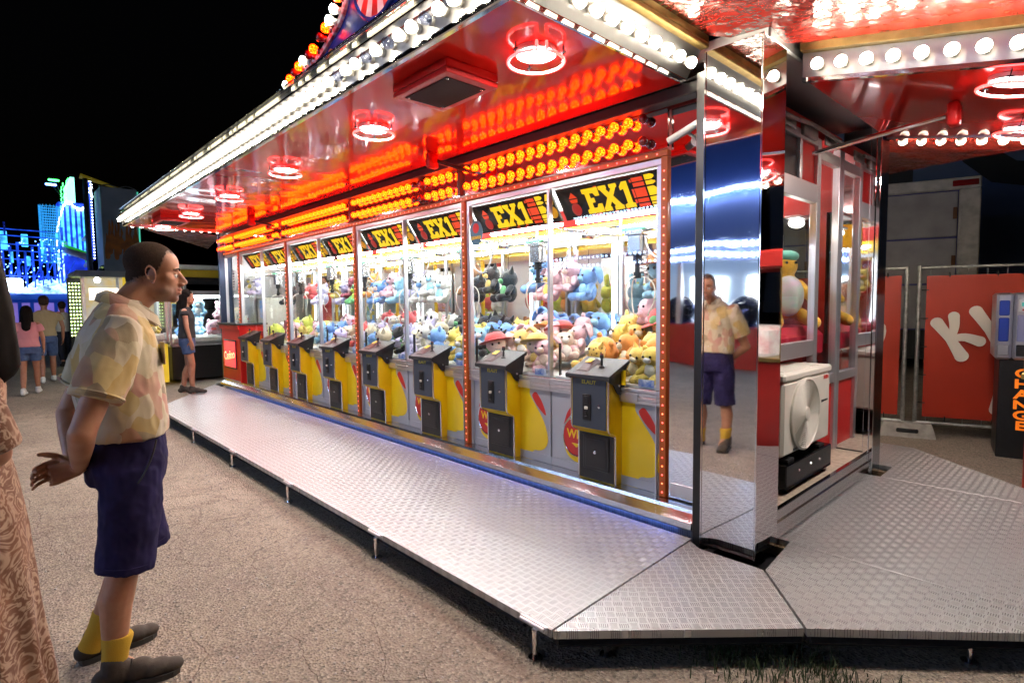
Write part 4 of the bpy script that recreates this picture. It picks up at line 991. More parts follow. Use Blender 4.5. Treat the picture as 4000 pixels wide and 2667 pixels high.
for k in range(8):
    cols, kinds, hang = HEAP[k]; simple = k >= 5; n = 0
    where = 'the crane machine ' + ORD[k]
    rows = [('back', .72, 1.1, 5, .27), ('middle', .54, 1.04, 5, .24), ('second', .36, .99, 5, .2), ('front', .18, .95, 5, .2)] if k < 5 else [('back', .62, 1.02, 3, .26), ('middle', .36, .97, 3, .22)]
    if k >= 6: rows = [('back', .6, .98, 3, .26), ('front', .3, .95, 2, .24)]
    for rname, y, z, cnt, pitch in rows:
        for i in range(cnt):
            if rname == 'front' and i in (1, 2) and k < 5: continue
            c = cols[(n * 3 + i + k) % len(cols)]; kd = kinds[(n + i) % len(kinds)]; c2 = {'black': 'green', 'blue': 'aqua', 'pink': 'peach', 'white': 'cream', 'spotted': 'cream', 'lavender': 'white', 'red': 'peach', 'orange': 'cream'}.get(c, 'white' if kd != 'doll' else 'straw')
            if kd == 'doll': c, c2 = 'peach', rt.choice(['straw', 'orange', 'red'])
            x = -.36 + .74 * (i + .5) / cnt + rt.uniform(-.03, .03)
            pos = ['far left', 'left', 'centre', 'right', 'far right'][i] if cnt == 5 else (['left', 'middle', 'right'][i] if cnt == 3 else ['left', 'right'][i])
            lbl = f"{CN.get(c, c)} {KN[kd]} {'at ' + pos if pos[0] == 'f' else pos} of the {rname} row in {where}"
            lbl = f"{CN.get(c, c)} {KN[kd]}, {rname} row {pos.replace(' ', '-')}, in crane machine {ORD[k]}"
            s_ = rt.uniform(.78, 1.08) * (1.0 if rname != 'back' else 1.12)
            toy(kd, c, c2, lbl, (CXS[k] + x, YF + y + rt.uniform(-.04, .04), z + rt.uniform(-.015, .03)), rt.uniform(-.9, .9), s_, (rt.uniform(-.35, .2), rt.uniform(-.4, .4)), simple, 'plush toys heaped in the crane machines'); n += 1
    # hanging toys along the back bar
    nh = len(hang)
    for i, (c, c2, kd) in enumerate(hang):
        x = .36 - .74 * (i + .5) / nh; zt = 1.52 if i % 2 == 0 else 1.6
        if k == 0 and i >= 3: x = [.1, .38, -.05][i - 3]; zt = [1.33, 1.58, 1.32][i - 3]
        x_ = CXS[k] + x; y_ = YF + .66 + rt.uniform(-.06, .06); side = ['rightmost', 'second-from-right', 'third-from-right', 'fourth-from-right', 'fifth-from-right', 'sixth-from-right'][i]
        o = toy(kd, c, c2, f"hanging {CN.get(c, c)} {KN[kd]}, {side}, in crane machine {ORD[k]}", (x_, y_, zt), rt.uniform(-.6, .6), rt.uniform(.95, 1.15), (0, rt.uniform(-.1, .1)), simple, 'plush toys hanging in the crane machines')
        q = MB(); q.cyl((0, 0, .28), (0, 0, .44), .0025, 5); q.build('hanging_loop', BLACK, o)
# ------------------------------------------------------------------ people
SKIN = m_skin('skin_tan', (.43, .215, .125)); SKIN2 = m_skin('skin_warm', (.36, .17, .1), False)
SHIRT = m_shirt(); DRESS = m_dress()
NAVY = mat('navy_twill', (.022, .017, .07), .9, var=.35, vs=14, bump=.25, bs=500, bdist=.002, spec=.2)
DENIM = mat('denim', (.05, .09, .2), .85, var=.3, vs=20); MUSTARD = mat('mustard_knit', (.5, .3, .02), .9, bump=.5, bs=220, bdist=.003)
SHOE = mat('brown_suede', (.05, .036, .026), .75, var=.4, vs=20, bump=.3, bs=150, bdist=.003); SOLE = mat('dark_sole', (.03, .027, .024), .7)
HAIRM = mat('cropped_hair', (.022, .015, .012), .95, spec=.1, c2=(.06, .036, .026), vs=420, det=2.0, bump=.6, bs=900, bdist=.002)
HAIRL = mat('long_dark_hair', (.007, .0045, .0035), .85, var=.5, vs=40, spec=.12)
EYEW = mat('eye_white', (.75, .72, .68), .15); IRIS = mat('dark_iris', (.03, .018, .01), .1); TEETH = mat('teeth', (.7, .66, .58), .3)
def loft(mb, secs, n=28, mi=0, pw=2.0, caps=True):     # sections (cx, cy, z, rx, ry[, tilt])
    vs = []; fs = []
    for s in secs:
        cx, cy, z, rx, ry = s[:5]; tl = s[5] if len(s) > 5 else 0
        for k in range(n):
            t = 2 * PI * k / n; c, q = math.cos(t), math.sin(t)
            c = math.copysign(abs(c) ** (2 / pw), c); q = math.copysign(abs(q) ** (2 / pw), q)
            vs.append((cx + rx * c, cy + ry * q, z + tl * q * ry))
    for i in range(len(secs) - 1):
        for k in range(n): fs.append((i * n + k, i * n + (k + 1) % n, (i + 1) * n + (k + 1) % n, (i + 1) * n + k))
    if caps: fs += [tuple(range(n)), tuple((len(secs) - 1) * n + k for k in range(n))]
    mb.add(vs, fs, mi, True)
def head_base(m, M):
    B = lambda c, r, rot=None: m.ball(c, r, 20, 14, M=M, rot=rot)
    B((0, -.014, .045), (.075, .096, .083)); B((0, .036, .034), (.066, .056, .068)); B((0, .034, -.035), (.062, .055, .072)); B((0, .034, -.086), (.051, .05, .034))
    B((0, .072, -.103), (.027, .021, .02)); B((0, -.03, -.02), (.068, .07, .06)); B((0, .074, -.07), (.034, .02, .03))
    for s in (-1, 1): B((s * .045, .0, -.055), (.02, .04, .04)); B((s * .04, .05, -.022), (.028, .03, .026)); B((s * .04, .035, -.075), (.024, .038, .026))
def head_feat(m, M):
    B = lambda c, r, rot=None: m.ball(c, r, 16, 10, M=M, rot=rot)
    for s in (-1, 1):
        B((s * .028, .0805, .0165), (.023, .0105, .0075), Euler((0, R(-8) * s, R(-14) * s)).to_matrix()); B((s * .0135, .1, -.043), (.0095, .0125, .0085))
        e = Euler((R(-14), 0, s * R(-16))).to_matrix(); B((s * .0745, -.004, -.012), (.007, .016, .03), e)
        m.tube([M @ Vector((s * (.078 + .007 * (1 - abs(math.sin(a)))), -.007 + .0165 * math.cos(a) - .006 * math.sin(a), -.008 + .03 * math.sin(a))) for a in [R(-75) + R(300) * i / 16 for i in range(17)]], .0036, 7)
        B((s * .077, .001, -.038), (.006, .008, .009)); B((s * .079, .008, -.012), (.005, .005, .008))
        B((s * .03, .0765, .0005), (.0165, .0095, .0048)); B((s * .03, .074, -.0178), (.0165, .008, .0045))
    m.cap(M @ Vector((0, .084, .012)), M @ Vector((0, .112, -.032)), .0088, .0118, 12); m.cap(M @ Vector((0, .1, -.03)), M @ Vector((0, .09, -.046)), .0135, .012, 10)
    B((0, .0925, -.0645), (.024, .0115, .006)); B((0, .0905, -.0795), (.021, .0115, .007))
def head_blobs(m, M, fem=False): head_base(m, M); head_feat(m, M)
def hand(m, wrist, fwd, nrm, side, curl=(.5, .5, .5, .5), spread=.03, thumb=.6, sc_=1.0):
    wrist = Vector(wrist); f = Vector(fwd).normalized(); n_ = Vector(nrm); n_ = (n_ - f * n_.dot(f)).normalized(); w_ = f.cross(n_).normalized() * side
    k0 = wrist + f * .082 * sc_
    for t in (-.028, -.009, .01, .028): m.cap(wrist + w_ * t * .55 * sc_ + f * .008, k0 + w_ * t * sc_, .0165 * sc_, .0125 * sc_, 10)
    for i, (t, L, r) in enumerate(((-.031, .85, .0078), (-.0105, .98, .0086), (.0105, 1.05, .009), (.031, .96, .0087))):
        p = k0 + w_ * t * sc_; d = (f + w_ * (t * spread * 20)).normalized(); a = 0
        for j, ln in enumerate((.043, .027, .021)):
            a = curl[i] * (1.0, 1.25, .8)[j]; q = Matrix.Rotation(a, 3, -w_ * side) if side > 0 else Matrix.Rotation(a, 3, -w_ * side)
            d = (q @ d).normalized(); e = p + d * ln * L * sc_; m.cap(p, e, r * sc_ * (1 - .08 * j), r * sc_ * (.93 - .08 * j), 9); p = e
    tp_ = wrist + f * .022 * sc_ + w_ * .026 * sc_; d = (f * .65 + w_ * .75 - n_ * .25 * 1).normalized()
    for ln, r in ((.04, .0125), (.032, .0105), (.026, .009)):
        e = tp_ + d * ln * sc_; m.cap(tp_, e, r * sc_, r * .9 * sc_, 9); tp_ = e; d = (d + f * thumb * .5 - w_ * thumb * .25 - n_ * .15).normalized()
def folds(me, amp, fx, seed=0.0, zs=1.0):
    n_ = len(me.vertices); co = [0.0] * (3 * n_); me.vertices.foreach_get('co', co); no = [0.0] * (3 * n_); me.vertex_normals.foreach_get('vector', no)
    for i in range(n_):
        x, y, z = co[3 * i:3 * i + 3]; p = Vector((x * fx + seed, y * fx, z * fx * zs)); d = amp * (noise.noise(p) * .6 + .55 - 1.3 * abs(noise.noise(p * 1.3 + Vector((7, 3, 1)))) + noise.noise(p * 2.1) * .35)
        co[3 * i] = x + no[3 * i] * d; co[3 * i + 1] = y + no[3 * i + 1] * d; co[3 * i + 2] = z + no[3 * i + 2] * d
    me.vertices.foreach_set('co', co); me.update()
def absorb(mb, me): mb.add([tuple(v.co) for v in me.vertices], [tuple(p.vertices) for p in me.polygons], 0, True)
def shoe(m, heel, toe, h=.085, wd=.047):
    heel = Vector(heel); toe = Vector(toe); d = (toe - heel); L = d.length; d /= L
    for t, r, z in ((.1, .038, .045), (.28, .04, .06), (.5, .043, .05), (.72, .046, .038), (.88, .04, .032)): p = heel + d * (t * L); m.ball((p.x, p.y, z), (r, r * 1.25, z * .92), 14, 9)
    p = heel + d * (.2 * L); m.cap((p.x, p.y, .06), (p.x, p.y, .1), .042, .043)
def shoe_sole(heel, toe):
    heel = Vector(heel); toe = Vector(toe); d = (toe - heel); L = d.length; d /= L; s = Vector((-d.y, d.x, 0)); q = MB()
    pr = [(0, .02), (.02, .032), (.1, .04), (.35, .038), (.6, .044), (.78, .05), (.92, .042), (1.0, .02)]
    pts = [heel + d * (a * L) + s * b for a, b in pr] + [heel + d * (a * L) - s * b for a, b in reversed(pr)]
    q.prism([(p.x, p.y) for p in pts], .022, z0=.001); return q
def setface(t, M, skinned=True):
    for s in (-1, 1):
        e = MB(); e.ball((s * .031, .0752, -.0082), (.0118, .0118, .0118), 14, 10, M=M); e.build('eye', EYEW, t)
        e = MB(); e.ball((s * .0312, .0852, -.0084), (.0058, .003, .0058), 12, 6, M=M); e.build('iris', IRIS, t)
        e = MB(); e.tube([M @ Vector(p) for p in ((s * .012, .0915, .0155), (s * .024, .0925, .021), (s * .038, .0885, .023), (s * .054, .072, .0145))], [.0032, .005, .0044, .0018], 7, flat=.6); e.build('eyebrow', HAIRM, t)
# --- the man in the patterned shirt, leaning forward with hands clasped behind his back
MX = -2.76
man = thing('person', 'cropped-haired man in patterned shirt and navy shorts, hands clasped behind his back', 'person', (MX, .36, 0))
HM_ = Matrix.Translation((0, .53 - .36, 1.645)) @ Matrix.Rotation(R(-14), 4, 'Z') @ Matrix.Rotation(R(-3), 4, 'X')
b = MB(); Y = -.36
head_base(b, HM_)
b.cap((0, .41 + Y, 1.49), (0, .494 + Y, 1.6), .057, .052, 18); b.cap((0, .43 + Y, 1.48), (0, .52 + Y, 1.565), .044, .036, 16)
loft(b, [(0, .395 + Y, .86, .15, .11), (0, .395 + Y, 1.0, .145, .1), (0, .385 + Y, 1.15, .15, .105), (0, .385 + Y, 1.32, .165, .11), (0, .395 + Y, 1.42, .16, .085), (0, .40 + Y, 1.47, .1, .06)], 24)
SH = {1: ((.178, .385 + Y, 1.42), (.262, .232 + Y, 1.055), (.055, .238 + Y, .89)), -1: ((-.178, .39 + Y, 1.42), (-.265, .24 + Y, 1.06), (.0, .222 + Y, .9))}
for s, (a, e, wv) in SH.items(): b.cap(a, e, .056, .043, 14); b.cap(e, (Vector(e) * .65 + Vector(wv) * .35), .045, .042, 14); b.cap((Vector(e) * .65 + Vector(wv) * .35), wv, .042, .027, 14)
KN_ = {1: ((.095, .40 + Y, .84), (.1, .362 + Y, .49), (.1, .305 + Y, .1)), -1: ((-.095, .41 + Y, .84), (-.11, .455 + Y, .49), (-.165, .275 + Y, .1))}
for s, (a, k, an) in KN_.items():
    a, k, an = Vector(a), Vector(k), Vector(an); b.cap(a, k, .085, .058, 16); b.cap(k, k * .62 + an * .38 + Vector((0, -.018, 0)), .053, .06, 16); b.cap(k * .62 + an * .38 + Vector((0, -.018, 0)), an, .058, .038, 16); b.cap(an, an - Vector((0, -.05, .05)), .04, .035)
base_ = organic(b, .005, 16); b = MB(); absorb(b, base_); head_feat(b, HM_)
hand(b, SH[1][2], (-.2, -.95, -.22), (1, 0, .25), 1, (.95, .95, .9, .85), thumb=.5)
hand(b, SH[-1][2], (.12, -.97, -.2), (-1, 0, .1), -1, (.35, .42, .5, .6), thumb=.4)
bm_ = organic(b, .0038, 3)
Hi = HM_.inverted()
def head_attrs(me, Hi, stub=True):
    a = me.attributes.new('stubble', 'FLOAT', 'POINT'); c = me.attributes.new('lip', 'FLOAT', 'POINT'); va = []; vc = []
    st = lambda x, lo, hi: max(0, min(1, (x - lo) / (hi - lo)))
    for v in me.vertices:
        p = Hi @ v.co; f = 0; l = 0
        if abs(p.x) < .1 and abs(p.y) < .15 and -.17 < p.z < .15:
            jaw = st(-p.z, .042 + .02 * st(.03 - p.y, -.03, .03) * 0, .07) * st(p.y, -.02, .015) * st(p.z, -.135, -.115)
            side = st(p.y, -.01, .005) * st(.035 - p.y, 0, .02) * st(.01 - p.z, 0, .03) * st(p.z, -.12, -.1)
            f = min(1, max(jaw, side * .7)); ml = p.y > .082 and abs(p.x) < .028 and -.087 < p.z < -.06
            if ml: l = .8; f = 0
            if abs(p.x) > .072 and p.y < .02 and p.z > -.05: f = 0
        va.append(f if stub else 0); vc.append(l)
    a.data.foreach_set('value', va); c.data.foreach_set('value', vc)
head_attrs(bm_, Hi)
bm_.materials.append(SKIN); link('body', bm_, man)
def cap_hair(me, Hi, fn, off):
    q = MB(); mp = {}
    ok = [False] * len(me.vertices)
    for v in me.vertices:
        p = Hi @ v.co
        if p.z > -.12 and abs(p.x) < .095 and abs(p.y) < .13 and fn(p): ok[v.index] = True
    for pl_ in me.polygons:
        if all(ok[i] for i in pl_.vertices):
            for i in pl_.vertices:
                if i not in mp: mp[i] = len(q.v); q.v.append(tuple(me.vertices[i].co + me.vertices[i].normal * off))
            q.f.append([mp[i] for i in pl_.vertices]); q.m.append(0); q.sm.append(True)
    return q
def buzz(p, m_=.014): return buzz_d(p) > m_
def buzz_d(p):
    if abs(p.x) > .074 and -.034 < p.y < .024 and p.z < .03: return -1
    nz = .005 * noise.noise(p * 110) + .011 * noise.noise(p * 420); ax = abs(p.x)
    if p.y > .045: h = .06 + (p.y - .045) * .5 + (.012 if .03 < ax < .055 else 0)
    elif p.y > .02: h = -.002 + (p.y - .02) * 2.9
    elif p.y > -.0: h = -.028 + p.y * 1.3
    elif p.y > -.034: h = -.03
    else: h = -.06 + 1.2 * max(0, ax - .045)
    return p.z + nz - h
at_ = bm_.attributes.new('buzz', 'FLOAT', 'POINT'); vals = []
for v in bm_.vertices:
    p = Hi @ v.co; vals.append(max(0, min(1, (buzz_d(p) + .004) / .022)) if p.z > -.12 and abs(p.x) < .095 and abs(p.y) < .13 else 0)
at_.data.foreach_set('value', vals)
cap_hair(bm_, Hi, buzz, .0022).build('hair', HAIRM, man, ang=180)
setface(man, HM_)
e = MB(); e.ball((0, .0965, -.0725), (.014, .004, .0028), 12, 6, M=HM_); e.build('teeth', TEETH, man)
e = MB(); e.ball((.0835, -.0, -.0435), (.002, .002, .002), 8, 6, M=HM_); e.build('ear_stud', CHROME, man)
b = MB()
loft(b, [(0, .398 + Y, .985, .192, .15, .03), (0, .4 + Y, 1.03, .192, .152), (0, .39 + Y, 1.16, .19, .152), (0, .387 + Y, 1.3, .198, .142), (0, .388 + Y, 1.39, .196, .122), (0, .393 + Y, 1.45, .165, .095), (0, .402 + Y, 1.5, .105, .075), (0, .418 + Y, 1.53, .068, .064)], 32, pw=2.2)
for s, (a, e, wv) in SH.items():
    a, e = Vector(a), Vector(e); d = (e - a).normalized(); b.tube([a - d * .03, a + d * .06, a + d * .16, a + d * .275], [.06, .077, .082, .084], 20)
sm_ = organic(b, .0055, 6); folds(sm_, .0095, 7, 3.1, .5); folds(sm_, .0035, 19, 9.0, .6)
sm_.materials.append(SHIRT); shirt = link('shirt', sm_, man)
q = MB(); nn = 36; vs = []; fs = []
for i in range(nn + 1):
    t = R(-62) + R(304) * (0) + (R(360) - R(40)) * i / nn + R(90 + 62 + 20); c, s_ = math.cos(t), math.sin(t)   # starts just past the throat, ends before it
    fr = (s_ + 1) / 2
    top = Vector((.066 * c, .425 + Y + .066 * s_ + .012 * fr, 1.572 - .075 * fr)); tip = .03 * max(0, fr - .72) / .28
    bot = Vector(((.098 + tip * .3) * c, .422 + Y + (.1 + tip) * s_, 1.532 - .085 * fr - tip * 1.1)); mid = (top + bot) * .5 + Vector((c, s_, .6)) * .01
    vs += [top, mid, bot, bot - Vector((c, s_, 0)) * .006, top - Vector((c, s_, 0)) * .006]
for i in range(nn):
    for k in range(5): fs.append((i * 5 + k, i * 5 + (k + 1) % 5, (i + 1) * 5 + (k + 1) % 5, (i + 1) * 5 + k))
fs += [(0, 1, 2, 3, 4), tuple(nn * 5 + k for k in range(5))]
q.add(vs, fs, 0, True); q.build('collar', SHIRT, shirt)
for s, (a, e, wv) in SH.items():     # turned-up sleeve hems
    a, e = Vector(a), Vector(e); d = (e - a).normalized(); c0 = a + d * .262; u_, v_ = _frame(d)
    q = MB(); q.tube([c0 + u_ * (.0865 * math.cos(t)) + v_ * (.0865 * math.sin(t)) for t in [2 * PI * i / 30 for i in range(30)]], .0055, 6, closed=True); q.build('sleeve_hem', SHIRT, shirt)
q = MB(); q.box(.055, .135, .0, .004, 1.27, 1.36, .002, M=Matrix.Translation((0, .525 + Y, 0))); q.build('chest_pocket', SHIRT, shirt)
for k in range(5):
    q = MB(); z = 1.05 + .085 * k; q.lathe([(.006, 0), (.005, .003), (0, .003)], 10, M=Matrix.Translation((0, (.553, .545, .54, .532, .518)[k] + Y, z)) @ Matrix.Rotation(-PI / 2, 4, 'X')); q.build('button', CREAM, shirt)
b = MB()
loft(b, [(0, .395 + Y, .80, .17, .13), (0, .397 + Y, .88, .186, .142), (0, .396 + Y, .95, .178, .138), (0, .395 + Y, 1.015, .168, .13)], 32, pw=2.3)
for s, (a, k, an) in KN_.items():
    a, k = Vector(a), Vector(k); d = (k - a); b.tube([a + Vector((0, 0, .03)), a + d * .3, a + d * .7, a + d * 1.08], [.1, .102, .098, .098], 22)
sm_ = organic(b, .0065, 4); folds(sm_, .01, 8, 1.2, .45); folds(sm_, .004, 22, 4, .7); sm_.materials.append(NAVY); so = link('shorts', sm_, man)
q = MB(); q.tube(spline([(.172, .475 + Y, .975), (.192, .455 + Y, .92), (.2, .42 + Y, .85), (.198, .395 + Y, .815)], 5), .004, 6); q.build('pocket_seam', BLACK, so)
q = MB(); loft(q, [(0, .395 + Y, .985, .1745, .136), (0, .395 + Y, 1.012, .1735, .1345)], 32, pw=2.3, caps=False); q.build('waistband', NAVY, so)
for s, (a, k, an) in KN_.items():
    a, k = Vector(a), Vector(k); d = (k - a); c0 = a + d * 1.0; u_, v_ = _frame(d.normalized())
    q = MB(); q.tube([c0 + u_ * (.0985 * math.cos(t)) + v_ * (.0985 * math.sin(t)) for t in [2 * PI * i / 30 for i in range(30)]], .003, 6, closed=True); q.build('hem_seam', NAVY, so)
for s, (a, k, an) in KN_.items():
    an = Vector(an); q = MB(); d = (Vector(k) - an).normalized(); q.tube([an - d * .05, an + d * .0, an + d * .05, an + d * .1, an + d * .11], [.046, .0445, .047, .055, .05], 18); q.build('sock', MUSTARD, man)
    heel = Vector((an.x - .005, an.y - .06, 0)); toe = heel + (Vector((.075, .272, 0)) if s > 0 else Vector((-.03, .285, 0)))
    b = MB(); shoe(b, heel, toe); me = organic(b, .005, 4); me.materials.append(SHOE); sh = link('shoe', me, man); shoe_sole(heel, toe).build('sole', SOLE, sh)
    q = MB(); dd = (toe - heel)
    for i in range(4):
        p = heel + dd * (.42 + .09 * i); sd = Vector((-dd.y, dd.x, 0)).normalized() * .02; q.tube([p + sd + Vector((0, 0, .085 - .012 * i)), p + Vector((0, 0, .099 - .012 * i)), p - sd + Vector((0, 0, .085 - .012 * i))], .0028, 6)
    q.build('laces', BLACK, sh, kind='stuff')
q = MB(); q.lathe([(.028, -.008), (.03, 0), (.028, .008)], 16, M=Matrix.Translation(SH[1][2]) @ Matrix.Translation((.012, 0, .012)) @ Matrix.Rotation(R(35), 4, 'Y')); q.build('bracelet', CHROME, man)

# --- passers-by: one builder, own pose and clothes for each
def passer(loc, rz, label, h, top, bottom, shoes, hair, skin, stride=.16, longhair=True, skirt=False, sleeve=.5, crop=.46, arms=.06, vox=.011, wide=1.0, bend=False):
    t = thing('person', label, 'person', loc, rz); k = h / 1.72; fem = longhair
    S = lambda p: Vector(p) * k
    b = MB(); HM = Matrix.Translation(S((0, .03, 1.6))) @ Matrix.Scale(k * .98, 4); head_blobs(b, HM)
    b.cap(S((0, 0, 1.42)), S((0, .01, 1.53)), .055 * k, .05 * k)
    sw = (.165 if fem else .195) * wide; hw = .165 if fem else .16
    loft(b, [(0, 0, .82 * k, hw * k, .11 * k), (0, 0, .95 * k, hw * .95 * k, .105 * k), (0, .005, 1.08 * k, hw * .78 * k, .09 * k), (0, .01, 1.25 * k, sw * .9 * k, .1 * k), (0, 0, 1.38 * k, sw * .85 * k, .075 * k), (0, 0, 1.44 * k, .07 * k, .05 * k)], 20)
    A = {}; Lg = {}
    for s in (-1, 1):
        a = S((s * sw, 0, 1.37)); e = S((s * (sw + arms), -.03 + .06 * s, 1.1)); wv = S((s * (sw + arms * .9), .05 + .12 * s * stride * 3, .88)); A[s] = (a, e)
        if bend: wv = S((s * .08, .2, 1.02))
        b.cap(a, e, .045 * k, .036 * k); b.cap(e, wv, .037 * k, .025 * k); hand(b, wv, (0, .15, -1), (s, 0, 0), s, (.25, .25, .25, .25), sc_=k * .95)
        hp = S((s * .09, 0, .86)); kn = S((s * .09, .03 + s * stride * .45, .48)); an = S((s * .09, -.02 + s * stride, .09)); Lg[s] = (hp, kn, an)
        b.cap(hp, kn, .08 * k, .052 * k); b.cap(kn, kn * .6 + an * .4 - Vector((0, .015, 0)), .05 * k, .053 * k); b.cap(kn * .6 + an * .4 - Vector((0, .015, 0)), an, .052 * k, .034 * k)
        f = an - Vector((0, 0, .055 * k)); b.cap(f, f + Vector((0, .13 * k, 0)), .034 * k, .028 * k)
    me = organic(b, vox, 3); me.materials.append(skin); link('body', me, t)
    for s in (-1, 1):
        q = MB(); q.ball((s * .031, .0785, -.008), (.011, .011, .011), 10, 6, M=HM); q.build('eye', IRIS, t)
    b = MB(); m_ = Matrix.Identity(4)
    b.ball((0, -.02, .05), (.088, .104, .092), 16, 10, M=HM)
    if longhair:
        b.cap(HM @ Vector((0, -.06, .02)), HM @ Vector((0, -.11, -.3)), .09 * k, .07 * k, 14)
        for s in (-1, 1): b.cap(HM @ Vector((s * .06, -.02, .02)), HM @ Vector((s * .075, -.05, -.2)), .04 * k, .035 * k, 10)
    else: b.ball((0, -.035, -.0), (.08, .085, .075), 14, 9, M=HM)
    me = organic(b, vox, 3); folds(me, .006, 16, 2, .4); me.materials.append(hair); link('hair', me, t)
    b = MB(); zb = .93 if not skirt else .2
    sec = [(0, 0, .93 * k, (hw + .02) * k, .128 * k), (0, .005, 1.08 * k, (hw * .85 + .02) * k, .112 * k), (0, .01, 1.25 * k, (sw * .92 + .018) * k, .12 * k), (0, 0, 1.38 * k, (sw * .9 + .012) * k, .09 * k), (0, 0, 1.44 * k, .085 * k, .062 * k)]
    if skirt: sec = [(0, -.01, .12 * k, .24 * k, .185 * k), (0, -.0, .5 * k, .21 * k, .16 * k), (0, 0, .8 * k, .185 * k, .14 * k)] + sec
    loft(b, sec, 24)
    for s, (a, e) in A.items():
        if sleeve: b.tube([a, a + (e - a) * sleeve * .5, a + (e - a) * sleeve], [.052 * k, .066 * k, .07 * k] if not skirt else [.056 * k, .066 * k, .058 * k], 14)
    me = organic(b, vox, 3); folds(me, .007, 9, 5, .5); 
    if skirt:
        for v in me.vertices:
            if v.co.z < .95 * k:
                a_ = math.atan2(v.co.y, v.co.x); f_ = 1 + .07 * min(1, (.95 * k - v.co.z) / .5) * math.sin(a_ * 11 + 2 * noise.noise((v.co.z * 2, a_, 0))); v.co.x *= f_; v.co.y *= f_
        me.update()
    me.materials.append(top); link('dress' if skirt else 'shirt', me, t)
    if not skirt:
        b = MB(); loft(b, [(0, 0, .8 * k, (hw + .012) * k, .122 * k), (0, 0, .95 * k, (hw + .008) * k, .118 * k)], 22)
        for s, (hp, kn, an) in Lg.items():
            e = hp + (kn - hp) * crop * 2 if crop <= .5 else None
            b.tube([hp + Vector((0, 0, .03)), hp + (kn - hp) * .5, hp + (kn - hp) * min(1, crop * 2)] + ([kn + (an - kn) * (crop - .5) * 2] if crop > .5 else []), [.098 * k, .092 * k, .085 * k] + ([.062 * k] if crop > .5 else []), 14)
        me = organic(b, vox, 3); folds(me, .005, 10, 7, .5); me.materials.append(bottom); link('trousers' if crop > .5 else 'shorts', me, t)
    for s, (hp, kn, an) in Lg.items():
        b = MB(); shoe(b, (an.x, an.y - .06 * k, 0), (an.x, an.y + .19 * k, 0), wd=.04); b = b if True else b; me = organic(b, .008, 3); me.materials.append(shoes); link('shoe', me, t)
    return t
KHAKI = mat('khaki_jersey', (.33, .26, .14), .9); PINKC = mat('pink_jersey', (.5, .2, .22), .9); WHITEC = mat('white_jersey', (.55, .55, .5), .9); HOTPINK = mat('hot_pink_jersey', (.5, .05, .14), .9)
BLACKC = mat('black_jersey', (.012, .012, .014), .9); DARKT = mat('dark_trousers', (.015, .017, .03), .9); WSHOE = mat('white_shoe', (.6, .6, .58), .7); REDC = mat('red_jersey', (.5, .04, .04), .9)
passer((-2.02, -.085, 0), R(176), 'long-haired woman in brown swirl print dress at left edge', 1.8, DRESS, DRESS, SHOE, HAIRL, SKIN2, stride=.02, skirt=True, sleeve=1.0, arms=.0, vox=.008, wide=.95, bend=True)
passer((-14.9, .9, 0), R(88), 'man in khaki tee shirt and denim shorts walking away', 1.76, KHAKI, DENIM, WSHOE, HAIRM, SKIN2, longhair=False, crop=.42, wide=1.12)
passer((-13.0, .54, 0), R(80), 'girl in pink top and denim shorts walking away', 1.55, PINKC, DENIM, WSHOE, HAIRL, SKIN2, crop=.25)
passer((-18.8, 1.5, 0), R(100), 'person in white tee shirt and dark trousers far behind', 1.68, WHITEC, DARKT, SHOE, HAIRM, SKIN2, longhair=False, crop=.9, wide=.95)
passer((-19.6, 2.05, 0), R(70), 'long-haired woman in hot pink top far behind the man', 1.66, HOTPINK, DARKT, SHOE, HAIRL, SKIN2, crop=.9)
passer((-9.9, 2.3, .15), R(-20), 'woman in black top and denim shorts at the far deck end', 1.62, BLACKC, DENIM, SHOE, HAIRL, SKIN2, stride=.08, sleeve=.25, crop=.22)
passer((-9.3, 4.35, .3), R(200), 'attendant in red shirt inside the stall behind the glass', 1.72, REDC, DARKT, SHOE, HAIRM, SKIN2, longhair=False, crop=.9, stride=.05)
# ------------------------------------------------------------------ right end of the stall: side windows, air conditioner
m = MB(); X0, X1 = -1.545, -1.495
def sidebar(y0, y1, z0, z1, q): q.box(X0, X1, y0, y1, z0, z1, .003)
m = MB()
for (y0, y1, z0, z1) in ((3.19, 3.24, .31, 2.66), (4.43, 4.5, .31, 2.66), (4.9, 4.955, .31, 2.66), (3.24, 4.43, 2.2, 2.33), (3.24, 4.43, 1.1, 1.21), (4.5, 4.9, 2.52, 2.6), (3.24, 4.43, 2.6, 2.66), (4.5, 4.9, .85, .92), (3.72, 3.76, 2.33, 2.6), (4.1, 4.14, 2.33, 2.6)): sidebar(y0, y1, z0, z1, m)
sw = tp(m, 'side_window_frame', ALU)
m = MB(); m.box(-1.525, -1.52, 3.24, 4.43, 1.21, 2.2); tp(m, 'pane', GLASS, sw)
m = MB(); m.box(-1.525, -1.52, 4.5, 4.9, .92, 2.52); tp(m, 'pane', GLASS, sw)
for y0, y1 in ((3.24, 3.72), (4.14, 4.43)):
    m = MB(); m.box(-1.53, -1.52, y0, y1, 2.33, 2.6); tp(m, 'red_panel', RED_P, sw)
m = MB(); m.box(-1.53, -1.52, 3.76, 4.1, 2.33, 2.6); tp(m, 'dark_panel', DARKSTEEL, sw)
m = MB(); m.box(-1.53, -1.518, 4.5, 4.9, .31, .85); m.box(-1.62, -1.6, 3.2, 4.5, .31, 1.1); tp(m, 'red_panel', RED_P, sw)
m = MB(); m.box(-1.56, -1.5, 3.19, 4.95, 2.66, 2.75); tp(m, 'header', RED_P)
m = MB()
for k in range(4): m.box(-1.5 + .02 * (k % 2), -1.47, 3.3 + k * .4, 3.55 + k * .4, 2.62, 2.7, .004)
